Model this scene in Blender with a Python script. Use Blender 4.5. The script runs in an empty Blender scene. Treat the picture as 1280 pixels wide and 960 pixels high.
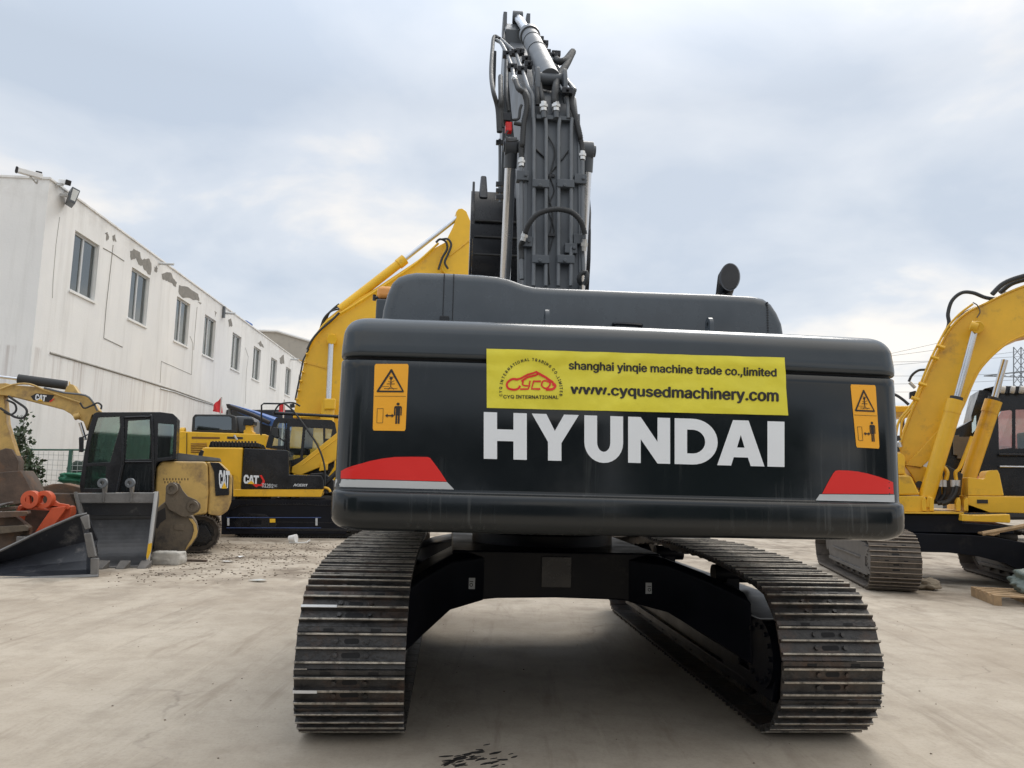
import bpy, bmesh, math, random
from mathutils import Vector, Matrix, noise
from mathutils.bvhtree import BVHTree
from mathutils.geometry import tessellate_polygon
random.seed(7)
V = Vector
R = math.radians
sc = bpy.context.scene
COL = sc.collection

# ------------------------------------------------------------------ camera
CH = 1.5
cd = bpy.data.cameras.new('camera'); cam = bpy.data.objects.new('camera', cd); COL.objects.link(cam)
cd.sensor_width = 36; cd.lens = 27; cd.clip_end = 3000; cd.clip_start = .05
CM = Matrix.Translation((0, 0, CH)) @ Matrix.Rotation(R(90 + 7.125), 4, 'X') @ Matrix.Rotation(R(1.42), 4, 'Z')
cam.matrix_world = CM
sc.camera = cam
def ray(px, py): return (CM.to_3x3() @ V(((px - 640) / 960, -(py - 480) / 960, -1))).normalized()
O = V((0, 0, CH))
PLN = None
def setplane(deg=None, pxref=640, Dref=10):
    "traced outlines lie in a vertical plane turned by deg, through the sight point pxref at distance Dref"
    global PLN
    if deg is None: PLN = None; return
    d = ray(pxref, 600); q = O + d * (Dref / d.y); a = R(deg); PLN = (V((-math.sin(a), math.cos(a), 0)), q, Dref)
def W(px, py, D):
    "world point seen at photo pixel (px,py) at world distance Y = D (or on the turned plane)"
    d = ray(px, py)
    if PLN is None: return O + d * (D / d.y)
    n, q, D0 = PLN; return O + d * (((q - O).dot(n) + D - D0) / d.dot(n))
def DV(th): return V((0, th, 0)) if PLN is None else PLN[0] * th
def G(px, py, z=0):
    d = ray(px, py); return O + d * ((z - CH) / d.z)

# ------------------------------------------------------------------ materials
def mat(name, col, rough=.5, metal=0., var=.12, vscale=3., dirt=None, dirt_amt=.0, bump=.0, bscale=40., coat=0., spec=.5, dscale=2.2, dust=0.):
    m = bpy.data.materials.new(name); m.use_nodes = True
    nt = m.node_tree; n = nt.nodes; l = nt.links
    b = n['Principled BSDF']; b.inputs['Metallic'].default_value = metal
    b.inputs['Specular IOR Level'].default_value = spec
    if coat: b.inputs['Coat Weight'].default_value = coat; b.inputs['Coat Roughness'].default_value = .08
    tc = n.new('ShaderNodeTexCoord')
    nz = n.new('ShaderNodeTexNoise'); nz.inputs['Scale'].default_value = vscale; nz.inputs['Detail'].default_value = 8; nz.inputs['Roughness'].default_value = .65
    l.new(tc.outputs['Object'], nz.inputs['Vector'])
    mr = n.new('ShaderNodeMapRange'); mr.inputs['From Min'].default_value = .3; mr.inputs['From Max'].default_value = .7
    mr.inputs['To Min'].default_value = 1 - var; mr.inputs['To Max'].default_value = 1 + var
    l.new(nz.outputs['Fac'], mr.inputs['Value'])
    mx = n.new('ShaderNodeMix'); mx.data_type = 'RGBA'; mx.blend_type = 'MULTIPLY'; mx.inputs[0].default_value = 1
    mx.inputs[6].default_value = (*col, 1); l.new(mr.outputs[0], mx.inputs[7])
    out = mx.outputs[2]
    if dirt:
        n2 = n.new('ShaderNodeTexNoise'); n2.inputs['Scale'].default_value = dscale; n2.inputs['Detail'].default_value = 12; n2.inputs['Roughness'].default_value = .7
        l.new(tc.outputs['Object'], n2.inputs['Vector'])
        r2 = n.new('ShaderNodeMapRange'); r2.inputs['From Min'].default_value = .62 - dirt_amt * .3; r2.inputs['From Max'].default_value = .8 - dirt_amt * .25
        l.new(n2.outputs['Fac'], r2.inputs['Value'])
        m2 = n.new('ShaderNodeMix'); m2.data_type = 'RGBA'; m2.inputs[7].default_value = (*dirt, 1)
        l.new(r2.outputs[0], m2.inputs[0]); l.new(out, m2.inputs[6]); out = m2.outputs[2]
    if dust:  # dust lies on what faces up
        ge = n.new('ShaderNodeNewGeometry'); sx = n.new('ShaderNodeSeparateXYZ'); l.new(ge.outputs['Normal'], sx.inputs[0])
        r3 = n.new('ShaderNodeMapRange'); r3.inputs['From Min'].default_value = .5; r3.inputs['From Max'].default_value = 1; r3.inputs['To Max'].default_value = dust
        l.new(sx.outputs['Z'], r3.inputs['Value'])
        m3 = n.new('ShaderNodeMix'); m3.data_type = 'RGBA'; m3.inputs[7].default_value = (.3, .27, .23, 1)
        l.new(r3.outputs[0], m3.inputs[0]); l.new(out, m3.inputs[6]); out = m3.outputs[2]
    l.new(out, b.inputs['Base Color'])
    rr = n.new('ShaderNodeMapRange'); rr.inputs['From Min'].default_value = .3; rr.inputs['From Max'].default_value = .7
    rr.inputs['To Min'].default_value = max(.02, rough - .08); rr.inputs['To Max'].default_value = min(1, rough + .1)
    l.new(nz.outputs['Fac'], rr.inputs['Value']); l.new(rr.outputs[0], b.inputs['Roughness'])
    if bump:
        n4 = n.new('ShaderNodeTexNoise'); n4.inputs['Scale'].default_value = bscale; n4.inputs['Detail'].default_value = 6
        l.new(tc.outputs['Object'], n4.inputs['Vector'])
        bp = n.new('ShaderNodeBump'); bp.inputs['Strength'].default_value = bump; bp.inputs['Distance'].default_value = .02
        l.new(n4.outputs['Fac'], bp.inputs['Height']); l.new(bp.outputs[0], b.inputs['Normal'])
    return m

def glass_mat(name, tint, refl=.12):
    m = bpy.data.materials.new(name); m.use_nodes = True; nt = m.node_tree; n = nt.nodes; l = nt.links
    n.remove(n['Principled BSDF']); o = n['Material Output']
    t = n.new('ShaderNodeBsdfTransparent'); t.inputs[0].default_value = (*tint, 1)
    g = n.new('ShaderNodeBsdfGlossy'); g.inputs['Roughness'].default_value = .03; g.inputs[0].default_value = (.9, .95, .95, 1)
    f = n.new('ShaderNodeFresnel'); f.inputs[0].default_value = 1.5
    a = n.new('ShaderNodeMath'); a.operation = 'ADD'; a.inputs[1].default_value = refl; l.new(f.outputs[0], a.inputs[0])
    mx = n.new('ShaderNodeMixShader'); l.new(a.outputs[0], mx.inputs[0]); l.new(t.outputs[0], mx.inputs[1]); l.new(g.outputs[0], mx.inputs[2]); l.new(mx.outputs[0], o.inputs[0])
    return m

M = {}
M['graphite'] = mat('graphite_paint', (.008, .011, .013), .12, var=.1, vscale=1.5, spec=.5, bump=.012, bscale=3)
def drips(m):
    nt = m.node_tree; n = nt.nodes; l = nt.links; b = n['Principled BSDF']; src = b.inputs['Base Color'].links[0].from_socket
    tc = n.new('ShaderNodeTexCoord'); mp = n.new('ShaderNodeMapping'); mp.inputs['Scale'].default_value = (1, 1, .04); l.new(tc.outputs['Object'], mp.inputs[0])
    q = n.new('ShaderNodeTexNoise'); q.inputs['Scale'].default_value = 45; q.inputs['Detail'].default_value = 3; l.new(mp.outputs[0], q.inputs['Vector'])
    q2 = n.new('ShaderNodeTexNoise'); q2.inputs['Scale'].default_value = 1.3; q2.inputs['Detail'].default_value = 4; l.new(tc.outputs['Object'], q2.inputs['Vector'])
    r1 = n.new('ShaderNodeMapRange'); r1.inputs['From Min'].default_value = .56; r1.inputs['From Max'].default_value = .72; l.new(q.outputs['Fac'], r1.inputs['Value'])
    r2 = n.new('ShaderNodeMapRange'); r2.inputs['From Min'].default_value = .45; r2.inputs['From Max'].default_value = .62; r2.inputs['To Max'].default_value = .5; l.new(q2.outputs['Fac'], r2.inputs['Value'])
    mu = n.new('ShaderNodeMath'); mu.operation = 'MULTIPLY'; l.new(r1.outputs[0], mu.inputs[0]); l.new(r2.outputs[0], mu.inputs[1])
    mx = n.new('ShaderNodeMix'); mx.data_type = 'RGBA'; mx.inputs[7].default_value = (.075, .08, .08, 1); l.new(mu.outputs[0], mx.inputs[0]); l.new(src, mx.inputs[6]); l.new(mx.outputs[2], b.inputs['Base Color'])
drips(M['graphite'])
M['hood'] = mat('hood_paint', (.066, .078, .090), .26, var=.18, vscale=2.5, spec=.45, bump=.02, bscale=8)
M['armgrey'] = mat('arm_paint', (.05, .058, .066), .3, var=.15)
M['capsheen'] = mat('cap_sky_sheen', (.036, .044, .051), .18, var=.1, vscale=2, spec=.45, bump=.01, bscale=5)  # counterweight cap lighter than the panel: sky reflection put into its colour
M['boomgrey'] = mat('boom_paint', (.082, .093, .106), .45, var=.15, vscale=3, bump=.03, bscale=30, dirt=(.11, .11, .105), dirt_amt=.25)
M['pipegrey'] = mat('pipe_paint', (.12, .132, .145), .4, var=.2, vscale=6)
M['black'] = mat('black_paint', (.007, .008, .011), .25, var=.25, vscale=4)
M['carblack'] = mat('undercarriage_black', (.005, .006, .010), .38, var=.3, vscale=3, bump=.05, bscale=14, spec=.22, dirt=(.03, .028, .025), dirt_amt=.12)
M['rubber'] = mat('hose_rubber', (.03, .032, .034), .6, var=.2, vscale=12, bump=.2, bscale=120)
M['groove'] = mat('joint_and_hole_shade', (.008, .008, .009), .7)  # black for joints; also paints the shade inside slots and the exhaust mouth
M['chrome'] = mat('chrome_rod', (.62, .63, .65), .2, metal=1, var=.08)
M['zinc'] = mat('zinc_fitting', (.55, .56, .56), .35, metal=.8, var=.1)
M['shoe'] = mat('track_steel', (.05, .048, .047), .4, metal=.35, var=.5, vscale=9, dirt=(.10, .065, .048), dirt_amt=.45, bump=.35, bscale=45, dscale=5)
M['grouser'] = mat('worn_grouser', (.40, .36, .30), .5, metal=.3, var=.4, vscale=12, dirt=(.05, .045, .04), dirt_amt=.45, bump=.3, bscale=70, dscale=14)
M['shoe_brown'] = mat('dusty_track_steel', (.10, .082, .066), .6, metal=.15, var=.35, vscale=9, dirt=(.05, .04, .035), dirt_amt=.4, bump=.25, bscale=45, dscale=6)
M['grouser_brown'] = mat('dusty_grouser', (.27, .22, .17), .6, metal=.1, var=.3, vscale=12, bump=.2, bscale=60)
M['frame_grey'] = mat('dusty_grey_frame', (.13, .12, .11), .7, var=.3, vscale=4, bump=.1)
M['yellow'] = mat('yellow_paint', (.82, .48, .018), .38, var=.1, vscale=1.2, coat=.1, bump=.02, bscale=10, dirt=(.45, .27, .05), dirt_amt=.1, dust=.2)
M['yellow_deep'] = mat('deep_yellow_paint', (.74, .42, .022), .38, var=.12, vscale=1.5, coat=.1, bump=.02, bscale=8, dirt=(.36, .2, .04), dirt_amt=.25, dust=.15)
M['yellow_old'] = mat('faded_yellow_paint', (.55, .36, .11), .5, var=.16, vscale=2.5, dirt=(.2, .13, .07), dirt_amt=.42, bump=.05, bscale=20, dust=.3)
M['amber'] = mat('amber_lens', (.75, .33, .08), .3, var=.04)
M['sticker'] = mat('orange_sticker', (.86, .40, .02), .4, var=.03)
M['ink'] = mat('black_ink', (.016, .014, .014), .5, var=.02)
M['white'] = mat('white_vinyl', (.74, .77, .80), .4, var=.02)
M['red'] = mat('red_vinyl', (.68, .018, .014), .38, var=.03)
M['silver'] = mat('silver_vinyl', (.48, .5, .51), .4, var=.03)
M['banner'] = mat('banner_yellow', (.72, .64, .045), .45, var=.07, vscale=4, bump=.5, bscale=3.5)
M['rust'] = mat('rusty_steel', (.10, .07, .052), .75, var=.4, vscale=4, dirt=(.2, .1, .05), dirt_amt=.4, bump=.3, bscale=30)
M['brownbucket'] = mat('brown_weathered_steel', (.125, .098, .068), .6, var=.3, vscale=3, dirt=(.02, .02, .022), dirt_amt=.3, bump=.2, bscale=25)
M['worngrey'] = mat('polished_grey_steel', (.18, .175, .17), .45, metal=.4, var=.3, vscale=3, dirt=(.08, .07, .06), dirt_amt=.3, bump=.12)
M['darksteel'] = mat('dark_bucket_paint', (.022, .024, .03), .35, var=.4, vscale=2, dirt=(.2, .19, .18), dirt_amt=.12, bump=.1)
M['orange'] = mat('orange_paint', (.62, .10, .035), .5, var=.15, dirt=(.2, .06, .03), dirt_amt=.25, dust=.25)
M['glass'] = glass_mat('cab_glass', (.50, .62, .58), .14)
M['winglass'] = mat('window_glass', (.10, .125, .13), .06, var=.3, vscale=1.2, coat=.6)
M['curtain'] = mat('curtain_cloth', (.42, .43, .41), .9, var=.15)
M['alu'] = mat('aluminium_frame', (.55, .56, .56), .45, metal=.2, var=.06)
M['seam'] = mat('wall_seam_mortar', (.30, .29, .27), .9, var=.2)
M['peel'] = mat('bare_render', (.24, .23, .21), .95, var=.25, vscale=6, bump=.4)
M['wood'] = mat('pallet_wood', (.36, .24, .13), .8, var=.3, vscale=7, bump=.2)
M['stone'] = mat('pale_stone', (.46, .44, .40), .9, var=.2, vscale=6, bump=.6, bscale=14)
M['plastic'] = mat('white_plastic', (.75, .75, .74), .4, var=.05)
M['wrap'] = mat('grey_green_wrap', (.13, .16, .14), .5, var=.5, vscale=14, bump=.5, bscale=20)
M['green_tarp'] = mat('green_tarpaulin', (.03, .17, .10), .6, var=.3, vscale=5, bump=.3, bscale=6)
M['dark_tarp'] = mat('dark_tarpaulin', (.03, .05, .04), .7, var=.4, vscale=4, bump=.3, bscale=6)
M['fence_green'] = mat('green_fence_wire', (.06, .14, .11), .5, var=.1)
M['flag'] = mat('red_flag_cloth', (.62, .04, .05), .8, var=.15)
M['blue'] = mat('blue_sheet', (.05, .13, .38), .5, var=.2, vscale=6)
M['navy'] = mat('navy_rail', (.03, .06, .18), .5)
M['glass2'] = glass_mat('clear_cab_glass', (.86, .9, .9), .02)
M['grit'] = mat('earthy_grit', (.17, .135, .10), .95, var=.5, vscale=3)
M['innershade'] = mat('shaded_bucket_steel', (.075, .076, .08), .38, metal=.4, var=.35, vscale=2.5, dirt=(.22, .21, .2), dirt_amt=.12)  # bucket shell steel, made darker to paint its inner shading
M['leaf'] = mat('leaf_green', (.045, .07, .032), .6, var=.5, vscale=3)
M['bark'] = mat('bark', (.12, .09, .06), .9, var=.3, bump=.4)
M['lattice'] = mat('galvanised_lattice', (.22, .24, .26), .6, metal=.3)
M['cloth'] = mat('brown_sacking', (.22, .18, .13), .95, var=.3, bump=.5, bscale=18)
M['red_far'] = mat('faded_red_paint', (.55, .14, .11), .6, var=.2)
M['brown_louver'] = mat('brown_louvre', (.20, .10, .03), .7, var=.1)
M['farwall'] = mat('far_grey_cladding', (.40, .37, .32), .8, var=.1, vscale=.3, dirt=(.3, .28, .26), dirt_amt=.3)
M['lampglass'] = mat('lamp_reflector', (.7, .71, .68), .3, var=.1)

# ------------------------------------------------------------------ mesh builder
def rootmat(o):
    while o.parent: o = o.parent
    return Matrix.LocRotScale(o.location, o.rotation_euler, None)
class MB:
    def __init__(s): s.v = []; s.f = []; s.mi = []; s.cur = 0
    def add(s, vs, fs):
        b = len(s.v); s.v += [V(p) for p in vs]
        for f in fs: s.f.append([b + i for i in f]); s.mi.append(s.cur)
        return s
    def hexa(s, P):  # 8 corners: bottom 4 ccw, top 4 ccw
        return s.add(P, [(3, 2, 1, 0), (4, 5, 6, 7), (0, 1, 5, 4), (1, 2, 6, 5), (2, 3, 7, 6), (3, 0, 4, 7)])
    def box(s, a, b, m=None):
        x0, y0, z0 = a; x1, y1, z1 = b
        P = [V(p) for p in ((x0, y0, z0), (x1, y0, z0), (x1, y1, z0), (x0, y1, z0), (x0, y0, z1), (x1, y0, z1), (x1, y1, z1), (x0, y1, z1))]
        if m: P = [m @ p for p in P]
        return s.hexa(P)
    def prism(s, pts, vec, holes=()):
        pts = [V(p) for p in pts]; vec = V(vec); n = len(pts)
        loops = [pts] + [[V(p) for p in h] for h in holes]
        flat = [p for lp in loops for p in lp]; N = len(flat)
        if holes or n > 4:
            tris = tessellate_polygon(loops)
        else: tris = [tuple(range(n))]
        fs = []
        # orientation
        nn = V((0, 0, 0))
        for i in range(n): nn += pts[i].cross(pts[(i + 1) % n])
        flip = nn.dot(vec) > 0
        for t in tris:
            t = list(t)
            a, b_, c = flat[t[0]], flat[t[1]], flat[t[2]]
            if (b_ - a).cross(c - a).dot(vec) > 0: t = t[::-1]
            fs.append(tuple(t)); fs.append(tuple(i + N for i in t[::-1]))
        base = 0
        for k, lp in enumerate(loops):
            m_ = len(lp)
            for i in range(m_):
                j = (i + 1) % m_
                q = (base + i, base + j, base + j + N, base + i + N)
                fs.append(q if not flip else q[::-1])
            base += m_
        return s.add(flat + [p + vec for p in flat], fs)
    def tube(s, pts, r, n=8, caps=True, r2=None):
        pts = [V(p) for p in pts]; k = len(pts)
        t0 = (pts[1] - pts[0]).normalized(); up = V((0, 0, 1)) if abs(t0.z) < .9 else V((1, 0, 0))
        x = t0.cross(up).normalized(); vs = []
        for i, p in enumerate(pts):
            t = (pts[min(i + 1, k - 1)] - pts[max(i - 1, 0)]).normalized()
            x = (x - t * x.dot(t)); x = x.normalized() if x.length > 1e-6 else t.orthogonal().normalized()
            y = t.cross(x)
            rr = r if r2 is None else r + (r2 - r) * i / (k - 1)
            if callable(r): rr = r(i / (k - 1))
            for j in range(n):
                a = 2 * math.pi * j / n; vs.append(p + x * math.cos(a) * rr + y * math.sin(a) * rr)
        fs = [(i * n + j, i * n + (j + 1) % n, (i + 1) * n + (j + 1) % n, (i + 1) * n + j) for i in range(k - 1) for j in range(n)]
        if caps: fs += [tuple(range(n))[::-1], tuple((k - 1) * n + j for j in range(n))]
        return s.add(vs, fs)
    def cyl(s, a, b, r, n=20, r2=None): return s.tube([a, b], r, n, True, r2)
    def ring(s, c, axis, r0, r1, h, n=20):  # annulus with thickness
        axis = V(axis).normalized(); x = axis.orthogonal().normalized(); y = axis.cross(x); c = V(c)
        P = [[c + (x * math.cos(2 * math.pi * j / n) + y * math.sin(2 * math.pi * j / n)) * q for j in range(n)] for q in (r1, r0)]
        return s.prism(P[0], axis * h, [P[1]])
    def loft(s, rings, caps=True, closed=True):
        n = len(rings[0]); vs = [V(p) for r_ in rings for p in r_]; k = len(rings)
        m_ = n if closed else n - 1
        fs = [(i * n + j, i * n + (j + 1) % n, (i + 1) * n + (j + 1) % n, (i + 1) * n + j) for i in range(k - 1) for j in range(m_)]
        if caps: fs += [tuple(range(n))[::-1], tuple((k - 1) * n + j for j in range(n))]
        return s.add(vs, fs)
    def build(s, name, mats, parent=None, bevel=0, world=False, sharp=38, label=None, seg=2, fixn=True):
        me = bpy.data.meshes.new(name)
        vs = s.v
        if world and parent is not None:
            inv = rootmat(parent).inverted(); vs = [inv @ p for p in vs]
        me.from_pydata(vs, [], s.f)
        if not isinstance(mats, (list, tuple)): mats = [mats]
        for m_ in mats: me.materials.append(M[m_] if isinstance(m_, str) else m_)
        if len(mats) > 1: me.polygons.foreach_set('material_index', s.mi)
        bm = bmesh.new(); bm.from_mesh(me)
        if fixn: bmesh.ops.recalc_face_normals(bm, faces=bm.faces)
        for f in bm.faces: f.smooth = True
        if not bevel:
            for e in bm.edges:
                if len(e.link_faces) == 2 and e.calc_face_angle(0) > R(sharp): e.smooth = False
        bm.to_mesh(me); bm.free()
        o = bpy.data.objects.new(name, me); COL.objects.link(o)
        if parent is not None: o.parent = parent
        if bevel:
            b = o.modifiers.new('bevel', 'BEVEL'); b.width = bevel; b.segments = seg; b.limit_method = 'ANGLE'; b.angle_limit = R(32); b.harden_normals = True
        if label: o['label'] = label
        return o
def tag(o, label=None, cat=None, group=None, kind=None):
    if label: o['label'] = label
    if cat: o['category'] = cat
    if group: o['group'] = group
    if kind: o['kind'] = kind
    return o
def thing(name, label, cat, loc=(0, 0, 0), rz=0, group=None):
    o = bpy.data.objects.new(name, None); COL.objects.link(o); o.location = loc; o.rotation_euler = (0, 0, rz); o.empty_display_size = .3
    return tag(o, label, cat, group)
def smooth(pts, k=6):
    pts = [V(p) for p in pts]; out = []
    P = [pts[0] * 2 - pts[1]] + pts + [pts[-1] * 2 - pts[-2]]
    for i in range(1, len(P) - 2):
        for j in range(k):
            t = j / k; a, b, c, d = P[i - 1], P[i], P[i + 1], P[i + 2]
            out.append(.5 * ((2 * b) + (-a + c) * t + (2 * a - 5 * b + 4 * c - d) * t * t + (-a + 3 * b - 3 * c + d) * t ** 3))
    out.append(pts[-1]); return out
def Z(sx, x0, y0):  # enlarged-crop coordinates -> photo pixels
    return lambda *q: [(x0 + a / sx, y0 + b / sx) for a, b in q]
z2 = Z(3.2, 0, 440); z3 = Z(3.427, 200, 420); z6 = Z(3.69, 380, 240); z7 = Z(4, 1040, 320); z8 = Z(4, 980, 540); z1 = Z(4, 0, 200)
zb = Z(3.2, 600, 420); zl = Z(3.2, 400, 380); zr = Z(2.666, 880, 320); zt = Z(5.333, 560, 0); zu = Z(4.8, 560, 170)
def WP(pts, D): return [W(x, y, D) for x, y in pts]
def plate(pts, D, th, mb=None, holes=()):
    mb = mb or MB(); return mb.prism(WP(pts, D), DV(th), [WP(h, D) for h in holes])

# text -> (verts2d, tris)
_tc = {}
import os
try: FONT = bpy.data.fonts.load(os.path.join(bpy.utils.resource_path('LOCAL'), 'datafiles', 'fonts', 'Inter.woff2'))
except Exception: FONT = None
def text2d(s, bold=0., spacing=1.):
    k = (s, bold, spacing)
    if k in _tc: return _tc[k]
    cu = bpy.data.curves.new('t', 'FONT'); cu.body = s; cu.size = 1; cu.resolution_u = 4; cu.space_character = spacing
    if FONT: cu.font = FONT
    o = bpy.data.objects.new('t', cu); COL.objects.link(o)
    dg = bpy.context.evaluated_depsgraph_get(); dg.update()
    me = bpy.data.meshes.new_from_object(o.evaluated_get(dg))
    bpy.data.objects.remove(o)
    vs = [(v.co.x, v.co.y) for v in me.vertices]; fs = [tuple(p.vertices) for p in me.polygons]
    bpy.data.meshes.remove(me); bpy.data.curves.remove(cu)
    if bold:
        n_ = len(vs); bs = []; ff = []
        for i, (dx, dy) in enumerate(((-bold, 0), (bold, 0), (0, bold * .6), (0, -bold * .6), (0, 0))):
            bs += [(x + dx, y + dy) for x, y in vs]; ff += [tuple(q + n_ * i for q in f) for f in fs]
        vs, fs = bs, ff
    _tc[k] = (vs, fs); return vs, fs
def text_quad(mb, s, q, proj, bold=.01, spacing=1.):
    "fit text into the pixel quad q = TL,TR,BR,BL (cap/x-height box of the glyphs)"
    vs, fs = text2d(s, bold, spacing)
    x0 = min(v[0] for v in vs); x1 = max(v[0] for v in vs); y0 = min(v[1] for v in vs); y1 = max(v[1] for v in vs)
    TL, TR, BR, BL = [V(p) for p in q]; out = []
    for x, y in vs:
        a = (x - x0) / (x1 - x0); b = (y - y0) / (y1 - y0)
        p = (BL * (1 - a) + BR * a) * (1 - b) + (TL * (1 - a) + TR * a) * b
        out.append(proj(p.x, p.y))
    mb.add(out, fs)
def flat2d(poly, cell, holes=()):
    "triangulate a 2D polygon and subdivide so that it can follow a bent face"
    bm = bmesh.new()
    loops = [[V((p[0], p[1], 0)) for p in poly]] + [[V((p[0], p[1], 0)) for p in h] for h in holes]
    flat = [bm.verts.new(p) for lp in loops for p in lp]
    for t in tessellate_polygon(loops):
        try: bm.faces.new([flat[i] for i in t])
        except ValueError: pass
    for _ in range(6):
        es = [e for e in bm.edges if e.calc_length() > cell]
        if not es: break
        bmesh.ops.subdivide_edges(bm, edges=es, cuts=1)
        bmesh.ops.triangulate(bm, faces=[f for f in bm.faces if len(f.verts) > 3])
    bm.verts.index_update(); vs = [(v.co.x, v.co.y) for v in bm.verts]; fs = [tuple(v.index for v in f.verts) for f in bm.faces]
    bm.free(); return vs, fs
def decal(mb, poly, proj, cell=1e9, holes=()):
    vs, fs = flat2d(poly, cell, holes); mb.add([proj(*p) for p in vs], fs); return mb
def stroke(pts, w):
    "2D polyline -> polygon outline of width w"
    L = []; Rr = []; n = len(pts); P = [V(p) for p in pts]
    for i in range(n):
        t = (P[min(i + 1, n - 1)] - P[max(i - 1, 0)]).normalized(); nn = V((-t.y, t.x)) * w / 2
        L.append(P[i] + nn); Rr.append(P[i] - nn)
    return L, Rr
def stroke_decal(mb, pts, w, proj):
    L, Rr = stroke(pts, w)
    vs = [proj(p.x, p.y) for p in L + Rr]; n = len(pts)
    mb.add(vs, [(i, i + 1, n + i + 1, n + i) for i in range(n - 1)])

def face_viewer(o):
    me = o.data; bm = bmesh.new(); bm.from_mesh(me)
    inv = rootmat(o)
    for f in bm.faces:
        if (inv.to_3x3() @ f.normal).dot(inv @ f.calc_center_median() - O) > 0: f.normal_flip()
    bm.to_mesh(me); bm.free(); return o

# ------------------------------------------------------------------ sky, sun
w = bpy.data.worlds.new('World'); sc.world = w; w.use_nodes = True
n = w.node_tree.nodes; l = w.node_tree.links; bg = n['Background']; bg.inputs['Strength'].default_value = .1
SUN_EL, SUN_AZ = R(48), R(20)
sky = n.new('ShaderNodeTexSky'); sky.sky_type = 'NISHITA'; sky.sun_disc = False; sky.sun_elevation = SUN_EL; sky.sun_rotation = SUN_AZ; sky.dust_density = 2
tc = n.new('ShaderNodeTexCoord'); sp = n.new('ShaderNodeSeparateXYZ'); l.new(tc.outputs['Generated'], sp.inputs[0])
# project the direction on a cloud layer: (x,y)/(z+.25)
ad = n.new('ShaderNodeMath'); ad.operation = 'MAXIMUM'; ad.inputs[1].default_value = 0; l.new(sp.outputs['Z'], ad.inputs[0])
ad2 = n.new('ShaderNodeMath'); ad2.operation = 'ADD'; ad2.inputs[1].default_value = .22; l.new(ad.outputs[0], ad2.inputs[0])
dv = n.new('ShaderNodeVectorMath'); dv.operation = 'DIVIDE'; l.new(tc.outputs['Generated'], dv.inputs[0])
cb = n.new('ShaderNodeCombineXYZ'); [l.new(ad2.outputs[0], cb.inputs[i]) for i in range(3)]; l.new(cb.outputs[0], dv.inputs[1])
mp = n.new('ShaderNodeMapping'); mp.inputs['Location'].default_value = (5.1, 2.7, 0); mp.inputs['Scale'].default_value = (1, 1, .35); l.new(dv.outputs[0], mp.inputs[0])
n1 = n.new('ShaderNodeTexNoise'); n1.inputs['Scale'].default_value = 1.5; n1.inputs['Detail'].default_value = 7; n1.inputs['Roughness'].default_value = .5; n1.inputs['Distortion'].default_value = .25; l.new(mp.outputs[0], n1.inputs['Vector'])
n2 = n.new('ShaderNodeTexNoise'); n2.inputs['Scale'].default_value = .55; n2.inputs['Detail'].default_value = 4; l.new(mp.outputs[0], n2.inputs['Vector'])
cr = n.new('ShaderNodeValToRGB'); l.new(n1.outputs['Fac'], cr.inputs[0])
e = cr.color_ramp.elements; e[0].position = .36; e[0].color = (.49, .555, .645, 1); e[1].position = .62; e[1].color = (.91, .86, .79, 1)
e = cr.color_ramp.elements.new(.5); e.color = (.62, .665, .725, 1)
# thickness of the layer: thin where blue shows
mr = n.new('ShaderNodeMapRange'); mr.inputs['From Min'].default_value = .35; mr.inputs['From Max'].default_value = .65; mr.inputs['To Min'].default_value = .87; mr.inputs['To Max'].default_value = 1; l.new(n2.outputs['Fac'], mr.inputs['Value'])
# brighter towards the zenith as an overcast sky is
zr_ = n.new('ShaderNodeMapRange'); zr_.inputs['From Min'].default_value = .45; zr_.inputs['From Max'].default_value = 1; zr_.inputs['To Min'].default_value = 9.6; zr_.inputs['To Max'].default_value = 22; l.new(sp.outputs['Z'], zr_.inputs['Value'])
sc_ = n.new('ShaderNodeVectorMath'); sc_.operation = 'SCALE'; l.new(cr.outputs[0], sc_.inputs[0]); l.new(zr_.outputs[0], sc_.inputs['Scale'])
mx = n.new('ShaderNodeMix'); mx.data_type = 'RGBA'; mx.clamp_result = False; l.new(mr.outputs[0], mx.inputs[0]); l.new(sky.outputs[0], mx.inputs[6]); l.new(sc_.outputs[0], mx.inputs[7])
l.new(mx.outputs[2], bg.inputs['Color'])
sd = bpy.data.lights.new('sun', 'SUN'); so = bpy.data.objects.new('sun', sd); COL.objects.link(so)
sd.energy = 1.2; sd.angle = R(25); sd.color = (1, .95, .88)
so.rotation_euler = (R(90) - SUN_EL, 0, math.pi - SUN_AZ)
sc.view_settings.view_transform = 'Standard'; sc.view_settings.look = 'None'; sc.view_settings.gamma = 1; sc.view_settings.exposure = 0.33

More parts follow.
